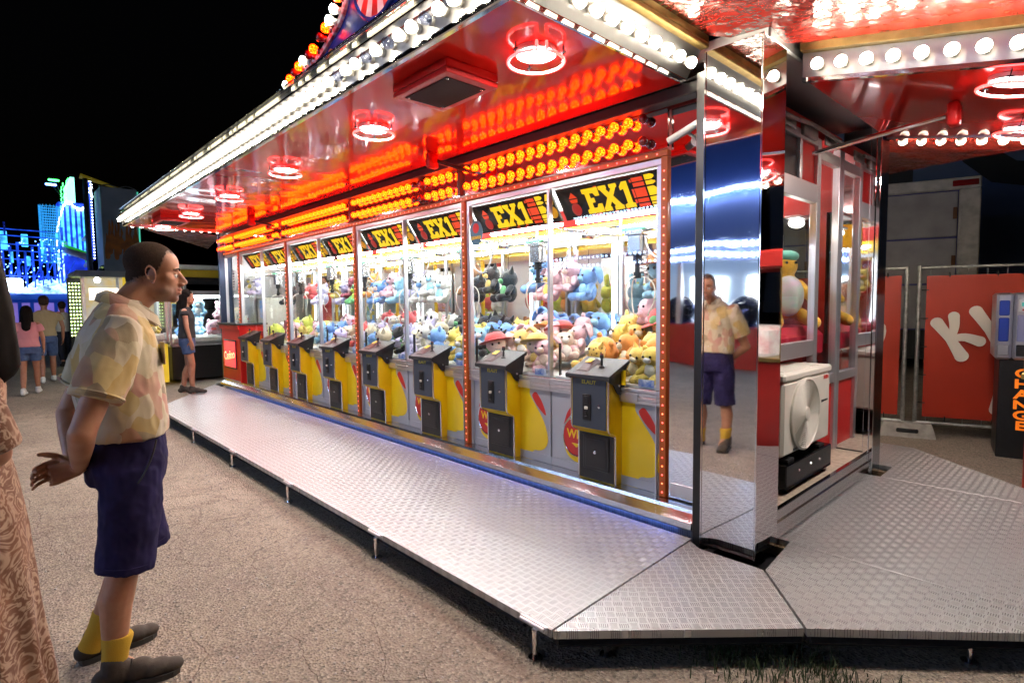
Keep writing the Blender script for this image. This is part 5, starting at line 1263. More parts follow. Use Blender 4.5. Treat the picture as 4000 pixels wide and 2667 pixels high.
m.tube(spline([(-1.45, 3.25, 2.68), (-1.42, 3.7, 2.64), (-1.45, 4.2, 2.69), (-1.42, 4.7, 2.65)], 6), .014, 6); tp(m, 'cable_tray', mat('mixed_cables', (.06, .07, .09), .4, c2=(.4, .36, .34), vs=5))
m = MB(); m.box(-1.285, -1.255, 3.19, 4.95, .25, .318, .003); m.box(-1.29, -1.245, 3.19, 4.95, .16, .25); tp(m, 'floor_edge', m_mirror('floor_edge_steel', (.7, .7, .7), .12, wav=.05))
m = MB(); m.box(-1.5, -1.3, 4.955, 4.965, .32, 2.7); m.box(-1.3, -1.262, 4.95, 5.0, .12, 2.8, .003); tp(m, 'rear_mirror_panel', MIRROR)
m = MB(); m.box(-1.262, -1.235, 4.962, 4.985, .1, 2.82, .003); tp(m, 'chrome_post', CHROME)
m = MB(); m.box(-1.5, -1.24, 4.99, 5.2, .12, 2.8, .004); tp(m, 'rear_pillar', m_mirror('dark_pillar_steel', (.3, .33, .36), .15))
m = MB(); m.box(-1.28, -1.17, 5.2, 5.25, .05, .12); tp(m, 'timber_packing', WOOD)
# things inside the side window
t = thing('plush_toy', 'large golden plush animal with shimmering pale green belly sitting behind the side window', 'plush toy', (-1.78, 4.58, 1.3))
GOLDF = furm('golden', (.85, .48, .04)); SHIM = mat('shimmer_satin', (.55, .72, .62), .3, c2=(.75, .6, .75), vs=6, sheen=.5, bump=.3, bs=90)
b = MB(); b.ball((0, 0, .3), (.2, .2, .26), 18, 12); b.ball((.02, -.02, .62), (.15, .15, .14), 16, 10)
for s in (-1, 1): b.cap((.05, s * .13, .12), (.26, s * .2, .02), .075, .07, 12); b.cap((.04, s * .16, .42), (.16, s * .24, .26), .055, .05, 12)
me = organic(b, .014, 4); me.materials.append(GOLDF); link('body', me, t)
m = MB(); m.ball((.11, 0, .3), (.13, .16, .22), 16, 10); m.build('belly', SHIM, t)
m = MB(); m.ball((.05, -.0, .72), (.13, .13, .07), 14, 8); m.build('bonnet', mat('plush_teal', (.12, .4, .33), .9, sheen=.3), t)
for s in (-1, 1): e = MB(); e.ball((.155, s * .05, .65), (.016, .016, .016), 10, 6); e.build('eye', EYE, t)
t.scale = (.72, .72, .72); t.rotation_euler = (0, 0, R(-40)); t.location.z = 1.32
t = thing('bench', 'red padded bench seat under the golden plush behind the side window', 'bench', (-1.9, 4.45, .3))
m = MB(); m.box(-.32, .32, -.5, .5, .72, 1.0, .07); m.build('cushion', mat('red_leatherette', (.5, .015, .04), .4), t); m = MB(); m.box(-.28, .28, -.45, .45, .0, .72); m.build('plinth', BLACK, t)
t = thing('striped_cabinet', 'red and yellow striped cabinet inside the stall behind the golden plush', 'cabinet', (-2.3, 4.6, .3))
m = MB(); m.box(-.3, .3, -.3, .3, 0, 1.9, .01); m.build('cabinet', RED_D, t)
for k in range(5): q = MB(); q.box(.302, .31, -.27 + .12 * k, -.21 + .12 * k, 1.2, 1.85); q.build('stripe', YELPRINT, t)
t = thing('wall_lamp', 'small white oval lamp inside the side window above the golden plush', 'lamp', (-1.66, 4.5, 2.08))
m = MB(); m.ball((0, 0, 0), (.05, .09, .035), 14, 8); m.build('lens', emitter('oval_lamp', (1, .95, .85), 9), t); m = MB(); m.box(-.06, .06, -.1, .1, .03, .05, .01); m.build('base', ALU, t)
# air conditioner outdoor unit on a black plinth
AC = thing('air_conditioner', 'cream outdoor air conditioner unit with round fan grille on a black stand', 'air conditioner', (-1.48, 3.9, .315))
yh = .405; zb, zt = .225, .74
m = MB(); m.box(-.14, .14, -yh, yh, zb, zt - .05, .018); m.build('casing', CREAM, AC)
m = MB(); m.box(-.148, .148, -yh - .008, yh + .008, zt - .05, zt, .012); m.box(-.1, .1, -yh + .1, yh - .1, zt - .002, zt + .004, .003); m.build('lid', CREAM, AC)
fc = (0.14, -.07, .46); FM = Matrix.Translation(fc) @ Matrix.Rotation(PI / 2, 4, 'Y')
m = MB(); m.lathe([(.235, .0), (.235, .014), (.222, .022), (.212, .008)], 40, M=FM); gr = m.build('fan_shroud', CREAM, AC)
m = MB(); m.lathe([(.214, .002), (0, .002)], 36, M=FM); m.build('fan_shade_disc', mat('fan_shade', (.05, .048, .044), .8), gr)  # shade inside the fan opening, put into the colour of a flat disc
m = MB()
for k in range(15):
    rr_ = .045 + .0115 * k; m.tube([FM @ Vector((rr_ * math.cos(a), rr_ * math.sin(a), .016 - .004 * (k / 15))) for a in [2 * PI * i / 40 for i in range(40)]], .0042, 5, closed=True)
m.build('grille_rings', CREAM, gr, kind='stuff')
m = MB()
for k in range(12): a = 2 * PI * k / 12; m.cyl(FM @ Vector((.03 * math.cos(a), .03 * math.sin(a), .018)), FM @ Vector((.22 * math.cos(a), .22 * math.sin(a), .013)), .0013, 5)
m.lathe([(.045, .012), (.042, .024), (.02, .029), (0, .03)], 20, M=FM); m.build('grille_hub', CREAM, gr)
m = MB()
for k in range(5):
    a0 = 2 * PI * k / 5; m.add([FM @ Vector((r_ * math.cos(a0 + d), r_ * math.sin(a0 + d), h)) for r_, d, h in ((.04, 0, .002), (.19, .15, .003), (.19, .75, .008), (.04, .5, .006))], [(0, 1, 2, 3)])
m.build('fan_blades', mat('fan_grey', (.25, .24, .22), .5), gr)
m = MB(); m.text('SHIBA', .036, plane_M((.1415, .318, .66), (0, 1, 0), (0, 0, 1)), .0006, bold=.0012); m.build('lettering', mat('red_logo', (.6, .03, .02), .4), AC)
m = MB(); m.text('INVERTER', .017, plane_M((.1415, .32, .5), (0, 1, 0), (0, 0, 1)), .0005, bold=.0004); m.box(.1405, .1416, .24, .28, .492, .508); m.build('lettering', DARKSTEEL, AC)
for k in range(6):
    m = MB(); z = zb + .03 + .07 * k; m.box(-.1, .1, -yh - .0015, -yh + .004, z, z + .058, .003); m.build('side_vent', RUBBER, AC)
m = MB(); m.box(.145, .149, -.25, -.2, .25, .262); m.build('label_strip', BLACK, AC)
m = MB(); m.box(-.155, .165, -yh + .0, yh - .02, .03, .185, .006); st = m.build('stand', m_mirror('black_gloss', (.02, .02, .022), .12, wav=.02), AC)
m = MB()
for y in (-.3, -.24, .24, .3): m.cyl((.06, y, .18), (.06, y, .226), .022, 12)
m.box(-.14, .14, -.32, -.22, .185, .2); m.box(-.14, .14, .22, .32, .185, .2); m.build('rubber_feet', RUBBER, st, kind='stuff')
for sx in (-.12, .13):
    for y in (-.33, .33): m = MB(); m.cyl((sx, y, -.003), (sx, y, .03), .008, 8); m.lathe([(.018, -.003), (.018, .003), (0, .003)], 10, M=Matrix.Translation((sx, y, 0))); m.build('leg', DARKSTEEL, st)
m = MB()
for y in (-.2, .0, .16): m.lathe([(.009, 0), (.007, .004), (0, .005)], 8, M=Matrix.Translation((.165, y, .12)) @ Matrix.Rotation(PI / 2, 4, 'Y'))
m.build('bolts', CHROME, st, kind='stuff')

# ------------------------------------------------------------------ far left counter
CT = thing('ticket_counter', 'red counter with black top and glowing sign at the far left of the stall', 'counter', (-10.12, 3.02, 0))
m = MB(); m.box(-.46, .46, -.02, .4, .262, 1.2, .006); m.build('cabinet', RED_P, CT)
m = MB(); m.box(-.5, .5, -.075, .42, 1.2, 1.232, .004); m.build('counter_top', BLACK, CT)
m = MB(); m.box(-.49, .49, -.05, -.02, 1.13, 1.2, .003); m.build('apron', RED_P, CT)
m = MB(); m.box(-.33, .29, -.034, -.02, .47, .95, .004); fr = m.build('sign_frame', BLACK, CT)
m = MB(); m.box(-.305, .265, -.038, -.03, .495, .925); pn = m.build('lit_panel', mat('lit_red_acrylic', (.6, .02, .05), .15, emit=(1, .03, .075), es=.75), fr)
m = MB(); m.text('Casino', .2, plane_M((-.02, -.045, .69), (1, 0, .12), (-.2, 0, 1)), .003, bold=.004); m.build('neon_lettering', emitter('orange_neon_script', (1, .22, .02), 1.0), pn)
m = MB()
for k in range(30): m.box(-.45 + .03 * k, -.435 + .03 * k, -.03, -.022, .262, .285)
m.build('bottom_fringe', ALU, CT, kind='stuff')
t = thing('tub', 'white plastic tub with coloured print standing on the red counter top', 'tub', (-10.1, 3.2, 1.232))
m = MB(); m.lathe([(.075, 0), (.085, .11), (.092, .112), (.092, .125), (.08, .125), (.072, .01), (0, .01)], 20); m.build('tub', WHITE, t)
m = MB()
for k in range(6): a = k * PI / 3; m.ball((.081 * math.cos(a), .081 * math.sin(a), .06), (.012, .012, .02), 8, 5)
m.build('printed_fruit', REDPRINT, t, kind='stuff')
t = thing('change_kiosk', 'pale change kiosk with blue screen behind the red counter window', 'kiosk', (-10.25, 3.75, .3))
m = MB(); m.box(-.22, .22, -.18, .18, 0, 1.35, .01); m.build('cabinet', CREAM, t); m = MB(); m.box(-.05, .17, -.19, -.178, 1.0, 1.3, .004); m.build('picture_panel', mat('bright_picture', (.1, .3, .6), .3, c2=(.8, .5, .1), vs=9, emit=(.1, .3, .7), es=.5), t)
for dx, z, c, l in ((-.2, 1.75, ('white', 'yellow'), 'white and yellow'), (.05, 1.7, ('lavender', 'white'), 'lavender and white')):
    toy('bear', c[0], c[1], l + ' bear hanging inside the window above the red counter', (-10.1 + dx, 3.45, z), .2, 1.0, (0, 0), True, 'plush toys hanging above the counter')
t = thing('price_notice', 'white paper notice with dark lines in the counter window', 'notice', (-10.4, 3.18, 1.95))
m = MB(); m.box(-.07, .07, -.002, .002, -.17, .17); m.build('paper', WHITE, t); m = MB()
for k in range(6): m.box(-.05, .05 - .02 * (k % 3), -.0035, -.002, .11 - .045 * k, .125 - .045 * k)
m.build('printed_lines', BLACK, t, kind='stuff')

# ------------------------------------------------------------------ change machine
CM = thing('change_machine', 'silver and blue change machine on a black pedestal in front of the red banner', 'change machine', (-.46, 7.22, 0), R(0))
ang_ = R(10); CM.rotation_euler = (0, 0, ang_)
m = MB(); m.box(-.3, .36, -.22, .3, .0, .93, .006); pd = m.build('pedestal', BLACK, CM)
for i, ch in enumerate('CHANGE'):
    m = MB(); m.text(ch, .115, plane_M((-.13, -.2215, .8 - .098 * i), (1, 0, 0), (0, 0, 1)), .0015, bold=.0035, sx=1.45); m.build('letter', mat('orange_lettering', (.85, .2, .01), .4, emit=(1, .2, .01), es=.35) if i == 0 else MATS['orange_lettering'], pd)
SILV = mat('moulded_silver', (.5, .5, .55), .3, .85, ); BLUEP = mat('blue_panel', (.02, .06, .42), .3, coat=.5)
m = MB(); m.box(-.34, -.22, -.26, .28, .93, 1.55, .02); m.box(-.215, .4, -.26, .28, .93, 1.55, .02); cs = m.build('casing', SILV, CM)
for z0, z1 in ((1.34, 1.48), (1.1, 1.32)): m = MB(); m.box(-.32, -.245, -.272, -.255, z0, z1, .012); m.build('blue_inset', BLUEP, CM)
m = MB(); m.box(-.325, -.24, -.268, -.255, .97, 1.07, .014); m.build('silver_inset', ALU_D, CM)
m = MB(); m.box(-.19, .38, -.268, -.255, 1.37, 1.5, .012); m.build('display_bezel', mat('pale_bezel', (.6, .6, .63), .3), CM)
m = MB(); m.box(-.165, -.03, -.272, -.266, 1.425, 1.46); m.build('display', mat('lcd', (.05, .25, .22), .2, emit=(.08, .5, .45), es=.5), CM)
m = MB(); m.box(-.16, -.11, -.273, -.266, 1.385, 1.4); m.box(-.08, -.03, -.273, -.266, 1.385, 1.4); m.build('red_label', REDPRINT, CM)
m = MB(); m.box(-.19, .38, -.266, -.255, 1.1, 1.345, .012); bp_ = m.build('name_plate', mat('lilac_plate', (.3, .33, .55), .35, .4), CM)
m = MB(); m.text('CHANGE', .085, plane_M((.07, -.267, 1.24), (1, 0, 0), (0, 0, 1)), .001, bold=.002, sx=1.2); m.build('lettering', BLUEP, bp_)
m = MB(); m.box(-.19, .0, -.266, -.255, .965, 1.07, .014); m.box(.03, .3, -.268, -.2, .95, 1.09, .01); m.build('coin_tray', DARKSTEEL, CM)

# ------------------------------------------------------------------ fence with red banners, concrete foot
def fence(p0, ux, L, label, zt=1.84, zb=.2):
    t = thing('fence_panel', label, 'fence', (p0[0], p0[1], 0), math.atan2(ux[1], ux[0]), group='mesh fence panels with red banners')
    for x in (0, L):
        m = MB(); m.cyl((x, 0, .02), (x, 0, zt + .02), .021, 12); m.build('post', GALV, t)
    for z in (zt, zb - .05): m = MB(); m.cyl((0, 0, z), (L, 0, z), .017, 10); m.build('rail', GALV, t)
    m = MB()
    for i in range(int(L / .16)): m.cyl((.1 + .16 * i, .012, zb - .05), (.1 + .16 * i, .012, zt), .0035, 5)
    m.build('mesh_wires', GALV, t, kind='stuff'); return t
def banner(par, x0, x1, z0, z1):
    q = MB(); n = 14; vs = []
    for j in range(n + 1):
        for i in range(n + 1):
            x = x0 + (x1 - x0) * i / n; z = z0 + (z1 - z0) * j / n; vs.append((x, -.03 - .008 * noise.noise((x * 3, z * 3, 1)) - .004 * math.sin(x * 9), z))
    fs = [(j * (n + 1) + i, j * (n + 1) + i + 1, (j + 1) * (n + 1) + i + 1, (j + 1) * (n + 1) + i) for j in range(n) for i in range(n)]
    q.add(vs, fs, 0, True); q.add([(v[0], v[1] + .003, v[2]) for v in vs], [f[::-1] for f in fs], 0, True); o = q.build('banner', BANNER, par)
    for k in range(5):
        for (x, z, dx, dz) in ((x0 + (x1 - x0) * (k + .5) / 5, z1 - .02, 0, .05), (x0 + (x1 - x0) * (k + .5) / 5, z0 + .02, 0, -.06), (x0 + .02, z0 + (z1 - z0) * (k + .5) / 5, -.06, 0)):
            c = MB(); c.tube([(x, -.042, z), (x + dx * .5, -.044, z + dz * .5), (x + dx, -.02, z + dz)], .006, 5); c.build('cable_tie', BLACK, o)
    return o
BANNER = mat('red_banner_vinyl', (.42, .032, .012), .42, var=.12, vs=2)
ux = Vector((.952, .306))
f1 = fence((-1.46, 7.46), ux, 2.1, 'fence panel with red banner and white letters left of the change machine')
bn = banner(f1, .06, 2.04, .22, 1.75)
f2 = fence((-2.9, 6.995), ux, 1.4, 'fence panel with red banner half hidden by the stall corner'); bn2 = banner(f2, .06, 1.35, .22, 1.76)
BW_ = mat('white_letter_print', (.72, .66, .6), .5)
def blob_letter(par, strokes, cx, cz, rot, s):
    q = MB(); M = Matrix.Translation((cx, -.045, cz)) @ Matrix.Rotation(rot, 4, 'Y')
    for k, st in enumerate(strokes):
        P_ = spline([(x * s, 0, z * s) for x, z, r in st], 4); rs = [r * s for x, z, r in st]; n = len(P_) - 1
        rr = [rs[min(len(rs) - 1, int(i / n * (len(rs) - 1)))] * (1 - (i / n * (len(rs) - 1)) % 1) + rs[min(len(rs) - 1, int(i / n * (len(rs) - 1)) + 1)] * ((i / n * (len(rs) - 1)) % 1) for i in range(n + 1)]
        left_, right_ = [], []
        for i, p in enumerate(P_):
            d = (P_[min(n, i + 1)] - P_[max(0, i - 1)]).normalized(); nn_ = Vector((-d.z, 0, d.x)); left_.append(p + nn_ * rr[i]); right_.append(p - nn_ * rr[i])
        def rc_(c, d, r): n_ = Vector((-d.z, 0, d.x)); return [c + n_ * (r * math.cos(t)) + d * (r * .9 * math.sin(t)) for t in [PI * k_ / 7 for k_ in range(1, 7)]]
        cap1 = rc_(P_[-1], (P_[-1] - P_[-2]).normalized(), rr[-1]); cap0 = rc_(P_[0], (P_[0] - P_[1]).normalized(), rr[0])
        poly = left_ + cap1 + right_[::-1] + cap0
        q.prism([(p.x, p.z) for p in poly], .0022, M=M @ Matrix(((1, 0, 0, 0), (0, 0, -1, 0), (0, 1, 0, 0), (0, 0, 0, 1))), z0=.0012 * k)
    q.build('printed_letter', BW_, par)
blob_letter(bn, [[(0, .5, .14), (.02, 0, .1), (0, -.5, .15)], [(.08, .02, .07), (.25, .22, .1), (.38, .46, .12)], [(.08, -.02, .08), (.3, -.12, .1), (.5, -.36, .13)]], .27, 1.07, R(-32), .42)
blob_letter(bn, [[(0, .55, .14), (.02, 0, .115), (0, -.55, .15)]], .6, 1.17, R(-30), .42)
blob_letter(bn, [[(0, .5, .15), (.01, 0, .12), (0, -.5, .15)], [(.05, .4, .1), (.4, .3, .12), (.35, -.02, .1), (.05, -.05, .08)]], .71, .55, R(6), .42)
blob_letter(bn2, [[(0, .5, .15), (.02, 0, .12), (0, -.5, .15)], [(.05, .42, .1), (.42, .3, .13), (.42, -.25, .13), (.05, -.42, .1)]], 1.0, 1.12, R(12), .36)
t = thing('concrete_foot', 'grey concrete block foot under the joint of the red banner fence', 'fence foot', (-1.52, 7.38, 0), math.atan2(ux.y, ux.x))
m = MB(); m.add([(-.26, -.12, 0), (.26, -.12, 0), (.26, .12, 0), (-.26, .12, 0), (-.22, -.09, .15), (.22, -.09, .15), (.22, .09, .15), (-.22, .09, .15)], [(0, 3, 2, 1), (4, 5, 6, 7), (0, 1, 5, 4), (1, 2, 6, 5), (2, 3, 7, 6), (3, 0, 4, 7)]); m.build('block', CONCRETE, t)
m = MB(); m.box(-.1, .1, -.118, -.09, .05, .095, .01); m.build('grip_slot', RUBBER, t)
# lorry bodies behind the fence
t = thing('lorry', 'dark grey box lorry with frame and roll-up panels behind the fence', 'lorry', (-4.45, 13.2, 0), R(17)); t.scale = (1, 1, .93)
GREYW = mat('lorry_grey', (.36, .34, .37), .6, var=.25, vs=2); NAVYW = mat('lorry_navy', (.08, .08, .25), .6)
m = MB(); m.box(-2.6, 2.75, .05, 7, .95, 4.1); m.build('box_side', NAVYW, t)
for i, z in enumerate((.98, 1.95, 2.92)):
    for j, (a, b_) in enumerate(((-2.4, -.2), (-.15, 2.4))): m = MB(); m.box(a, b_, -.02, .04, z, z + .93, .01); m.build('panel', GREYW, t)
m = MB(); m.box(-2.6, 2.75, -.06, .05, 3.88, 4.12, .02); m.box(2.42, 2.75, -.06, .05, .9, 3.88, .02); m.box(-2.6, -2.42, -.06, .05, .9, 3.88, .02); fr = m.build('rear_frame', mat('lorry_frame', (.5, .47, .45), .6, var=.3, vs=6), t)
m = MB(); m.box(2.3, 2.7, -.085, -.06, 3.94, 4.06, .01); m.build('marker_lamp', LAMP_OFF, fr)
m = MB()
for j in (-.19, 2.36):
    for z in (1.4, 2.4, 3.4): m.box(j - .03, j + .03, -.05, -.0, z - .12, z + .12, .006)
m.build('hinges', mat('rusty_iron', (.14, .06, .03), .8), t, kind='stuff')
m = MB(); m.box(-2.2, 2.5, .2, 6.6, .3, .95)
for y in (.9, 5.6):
    for x in (-2.1, 2.3): m.lathe([(.0, -.15), (.3, -.15), (.5, -.13), (.5, .13), (.3, .15), (0, .15)], 20, M=Matrix.Translation((x, y, .5)) @ Matrix.Rotation(PI / 2, 4, 'Y'))
m.build('undercarriage', RUBBER, t)
t = thing('lorry', 'dark navy tarpaulin lorry with large black letters high behind the fence', 'lorry', (-1.5, 21, 0), R(14))
m = MB(); m.box(-9, 9, 0, 3, 1.0, 8.2); m.build('tarpaulin', mat('navy_tarp', (.1, .14, .25), .7), t)
for x0, s in ((-3.2, 'I'), (-.2, 'C'), (3.2, 'H')):
    m = MB(); m.text(s, 4.6, plane_M((x0, -.02, 6.0), (1, 0, 0), (0, 0, 1)), .01, bold=.12, sx=1.1); m.build('letter', BLACK, t)
m = MB(); m.box(-8.6, 8.6, .3, 2.7, .4, 1.0)
for x in (-7, -5.5, 5.5, 7): m.lathe([(0, -.15), (.5, -.13), (.5, .13), (0, .15)], 18, M=Matrix.Translation((x, .2, .5)) @ Matrix.Rotation(PI / 2, 4, 'X'))
m.build('undercarriage', RUBBER, t)
# arcade cabinet standing right of the deck (seen in the mirrored pillar side)
t = thing('arcade_cabinet', 'red arcade cabinet with gold edges seen reflected in the mirrored pillar side', 'arcade cabinet', (-.05, 5.75, .0), R(-90))
m = MB(); m.box(-.4, .4, -.35, .35, .08, .95, .02); m.box(-.4, .4, .3, .35, .95, 1.9); m.box(-.42, .42, -.37, .37, 1.8, 1.98, .02); m.build('cabinet', RED_D, t)
for x in (-.4, .4): m = MB(); m.box(x - .018, x + .018, -.368, -.33, .95, 1.8, .004); m.build('gold_edge', GOLD, t)
m = MB(); m.box(-.43, .43, -.38, .38, .93, .97, .006); m.build('gold_edge', GOLD, t)
m = MB(); m.box(-.37, .37, -.352, -.346, .97, 1.8); m.build('glass', GLASS, t)
m = MB(); m.box(-.36, .36, -.2, .28, .97, 1.25, .03); m.build('game_bed', mat('bright_playfield', (.8, .7, .6), .5, c2=(.5, .05, .05), vs=6, emit=(1, .9, .8), es=.25), t)
m = MB(); m.ball((0, -.352, .55), (.1, .01, .1), 18, 8); m.build('round_badge', CREAM, t)
# ------------------------------------------------------------------ background on the left: lit funhouse ride, mural wall, kiosks
BLUEST = mat('blue_lit_steel', (.05, .1, .5), .35, .3, emit=(.015, .1, 1), es=.4); CYANP = emitter('cyan_light_panel', (.06, .5, 1.0), 1.6, (.2, .4, .6)); WBLUE = emitter('white_blue_light', (.3, .6, 1), 1.2)
GREENL = emitter('green_led', (.05, 1, .12), 5); WHL = emitter('white_bulb', (.7, .85, 1), 6); DEEPB = emitter('deep_blue_panel', (.01, .05, .9), .5, (.02, .05, .4)); PINKL = emitter('pink_light', (1, .12, .3), 2.2)
def mottled(m, lo, hi, sc_):
    g = G(m); tc = g.node('ShaderNodeTexCoord'); g.set('Emission Strength', g.ramp(g.noise(tc.outputs['Object'], sc_, 5), .35, .65, lo, hi))
mottled(CYANP, .15, 1.5, 3.2); mottled(WBLUE, .1, 2.2, 4.5); mottled(BLUEST, .1, .6, 2.0); mottled(DEEPB, .05, .6, 1.5)
RX = -36.0
RD = thing('funhouse_ride', 'tall blue lit funhouse ride with green slide and white bulb columns far behind', 'fairground ride', (RX, 3, 0))
def rp(m, name, mt, par=None, kind=None): return m.build(name, mt, par or RD, True, kind=kind)
m = MB(); m.box(RX - 4, RX + .2, .6, 4.6, 0, 1.9); m.box(RX - 3, RX + .4, .6, 4.6, 1.9, 2.25, .05); rp(m, 'stage', mat('blue_stage', (.015, .06, .25), .4, emit=(.0, .03, .3), es=.25))
m = MB()
for k in range(8): m.box(RX + .21, RX + .26, .9 + .45 * k, 1.2 + .45 * k, .4, 1.8)
rp(m, 'stage_panels', mat('lilac_panels', (.3, .2, .5), .4, c2=(.1, .05, .2), vs=.8, emit=(.3, .2, .8), es=.3), kind='stuff')
rr = random.Random(8)
for k, (y0, z0, y1, z1) in enumerate(((1.2, 2.3, 2.9, 2.95), (1.6, 2.3, 3.3, 2.75))):
    m = MB(); m.add([(RX + .5 + k * .4, y0, z0), (RX + .5 + k * .4, y1, z0), (RX + k * .4, y1, z1), (RX + k * .4, y0 + .8, z1), (RX + .4 + k * .4, y0, z0 - .06), (RX + .4 + k * .4, y1, z0 - .06)], [(0, 1, 2, 3), (0, 4, 5, 1)]); rp(m, 'lit_awning', WBLUE)
m = MB(); m.box(RX + .4, RX + .6, .75, 1.45, 2.3, 2.95, .1); rp(m, 'light_box', WHL)
for i in range(9):
    y = .8 + .27 * i; m = MB(); m.cyl((RX, y, 2.25), (RX, y, 4.3 + .2 * (i % 3)), .05, 8); rp(m, 'column', BLUEST)
for z in (3.1, 3.9, 4.3, 4.6, 5.0, 5.3): m = MB(); m.cyl((RX + .1, .6, z), (RX + .1, 2.9, z - .05), .028, 6); rp(m, 'rail', BLUEST)
for y0, y1, z0, z1 in ((.7, 1.0, 4.3, 5.2), (1.5, 1.75, 4.5, 5.1), (.2, .7, 4.7, 5.1)): m = MB(); m.box(RX - .1, RX, y0, y1, z0, z1, .02); rp(m, 'lit_panel', CYANP)
for i in range(14): y = .5 + .19 * i; z = rr.uniform(2.6, 5.0); m = MB(); m.box(RX + .15, RX + .2, y, y + rr.uniform(.05, .16), z, z + rr.uniform(.25, .8), .01); rp(m, 'lit_panel', (CYANP, BLUEST, DEEPB)[i % 3])
for i in range(9): m = MB(); m.cyl((RX + .3, .7 + .3 * i, 2.3), (RX + .3, .7 + .3 * i, 3.1 + .25 * (i % 2)), .03, 6); rp(m, 'column', BLUEST)
for i in range(6): m = MB(); m.cyl((RX, .8 + .4 * i, 2.3), (RX, 1.5 + .4 * i, 3.9), .03, 6); rp(m, 'brace', BLUEST)
m = MB()
for i in range(18): a = PI * 2 * i / 18; m.cyl((RX - .3 + .45 * math.cos(a), 2.65 + .42 * math.sin(a), 3.8), (RX - .3 + .45 * math.cos(a), 2.65 + .42 * math.sin(a), 6.6), .012, 5)
for k in range(22): m.tube([(RX - .3 + .45 * math.cos(a), 2.65 + .42 * math.sin(a), 3.8 + .13 * k) for a in [2 * PI * i / 14 for i in range(14)]], .012, 4, closed=True)
rp(m, 'cage', mat('cyan_wire', (.1, .3, .5), .4, emit=(.02, .35, .9), es=.55))
m = MB(); m.box(RX - 1.5, RX - .6, 3.0, 4.25, 2.2, 6.9, .05); tw = rp(m, 'tower', DEEPB)
for i in range(5): m = MB(); m.box(RX - .6, RX - .55, 3.1 + .22 * i, 3.22 + .22 * i, 4.2, 6.7); rp(m, 'lit_strip', CYANP, tw)
YZp = lambda pts, x, t, q: q.prism(pts, t, M=Matrix(((0, 0, 1, 0), (1, 0, 0, 0), (0, 1, 0, 0), (0, 0, 0, 1))), z0=x)
m = MB(); YZp([(3.25, 6.75), (3.72, 6.9), (3.72, 8.15), (3.55, 8.15), (3.3, 7.6)], RX - .55, .12, m); hp_ = rp(m, 'head_board', emitter('mint_board', (.25, 1, .8), 1.3, (.5, .8, .7)))
def dots(pts, r, mt, par, name='led'):
    q = MB()
    for p in pts: q.ball(p, r, 6, 4)
    return rp(q, name, mt, par, 'stuff')
dots([(RX - .4, 3.27 + .02 * math.sin(k) + max(0, (k - 10)) * .022, 6.8 + k * .066) for k in range(20)] + [(RX - .4, 3.16 + .02 * math.sin(k * 2) + max(0, (k - 10)) * .022, 6.8 + k * .066) for k in range(16)] + [(RX - .4, 3.35 + max(0, k - 10) * .022, 6.9 + k * .06) for k in range(20)], .028, GREENL, hp_)
m = MB(); m.box(RX - .5, RX - .3, 4.16, 4.4, 4.0, 8.1, .02); lc = rp(m, 'bulb_column', DEEPB)
dots([(RX - .26, 4.2 + .16 * j, 4.1 + .15 * k) for j in range(2) for k in range(27)], .034, WHL, lc, 'bulbs')
dots([(RX - .2, 4.05 + .09 * rr.random() * 4, 7.2 + .85 * rr.random()) for k in range(40)], .032, WHL, lc, 'bulbs')
dots([(RX - .4, 3.2 + .03 * k + .02 * rr.random(), 6.62 + .16 * math.sin(k * .22) + .12 * rr.random()) for k in range(32)] * 1 + [(RX - .4, 2.85 + .35 * (k / 26) ** 2 + .03 * rr.random(), 4.6 + .078 * k) for k in range(26)] + [(RX - .3, 2.9 + .12 * rr.random(), 4.2 + .3 * rr.random()) for k in range(24)], .036, WHL, RD, 'bulbs')
m = MB(); m.box(RX - .2, RX, 2.82, 3.08, 2.5, 4.3, .03); rp(m, 'white_light_column', WBLUE)
sl = [(RX - .2 + .7 * math.cos(a), 3.62 + .55 * math.sin(a), 5.5 - .2 * a) for a in [PI * .55 + 2.2 * PI * i / 30 for i in range(31)]]
m = MB(); m.tube(sl, .2, 10, flat=.55); sd = rp(m, 'slide', mat('pale_slide', (.45, .42, .5), .35))
m = MB(); m.tube([(x + .05, y, z + .17) for x, y, z in sl], .06, 8); rp(m, 'slide_rim', mat('green_slide_rim', (.05, .5, .05), .3, emit=(.03, .6, .03), es=.25), sd)
for y, z, c in ((2.9, 7.85, GREENL), (2.78, 7.62, emitter('blue_flood', (.1, .25, 1), 10))): m = MB(); m.box(RX - .2, RX - .1, y - .24, y + .2, z - .05, z + .05, .03); rp(m, 'floodlight', c)
m = MB(); m.cyl((RX - .2, 2.9, 7.8), (RX - .6, 3.3, 7.0), .03, 6); m.cyl((RX - .2, 2.8, 7.6), (RX - .6, 3.3, 7.0), .03, 6); rp(m, 'floodlight_arm', DARKSTEEL)
dots([(RX + .3, .8 + 3.6 * rr.random(), 2.28 + .25 * rr.random()) for k in range(70)], .035, PINKL, RD, 'red_bulbs')
dots([(RX + .3, 3.2 + 1.2 * rr.random(), .5 + 1.5 * rr.random()) for k in range(110)], .028, emitter('blue_bulb', (.1, .2, 1), 9), RD, 'blue_bulbs')
dots([(RX + .25, .7 + 2.4 * rr.random(), 2.6 + 2.3 * rr.random()) for k in range(80)], .03, emitter('cobalt_bulb', (.1, .3, 1), 5), RD, 'blue_bulbs')
m = MB(); m.box(RX + .25, RX + .3, 3.15, 3.28, .6, 2.2); rp(m, 'pink_tube', PINKL)
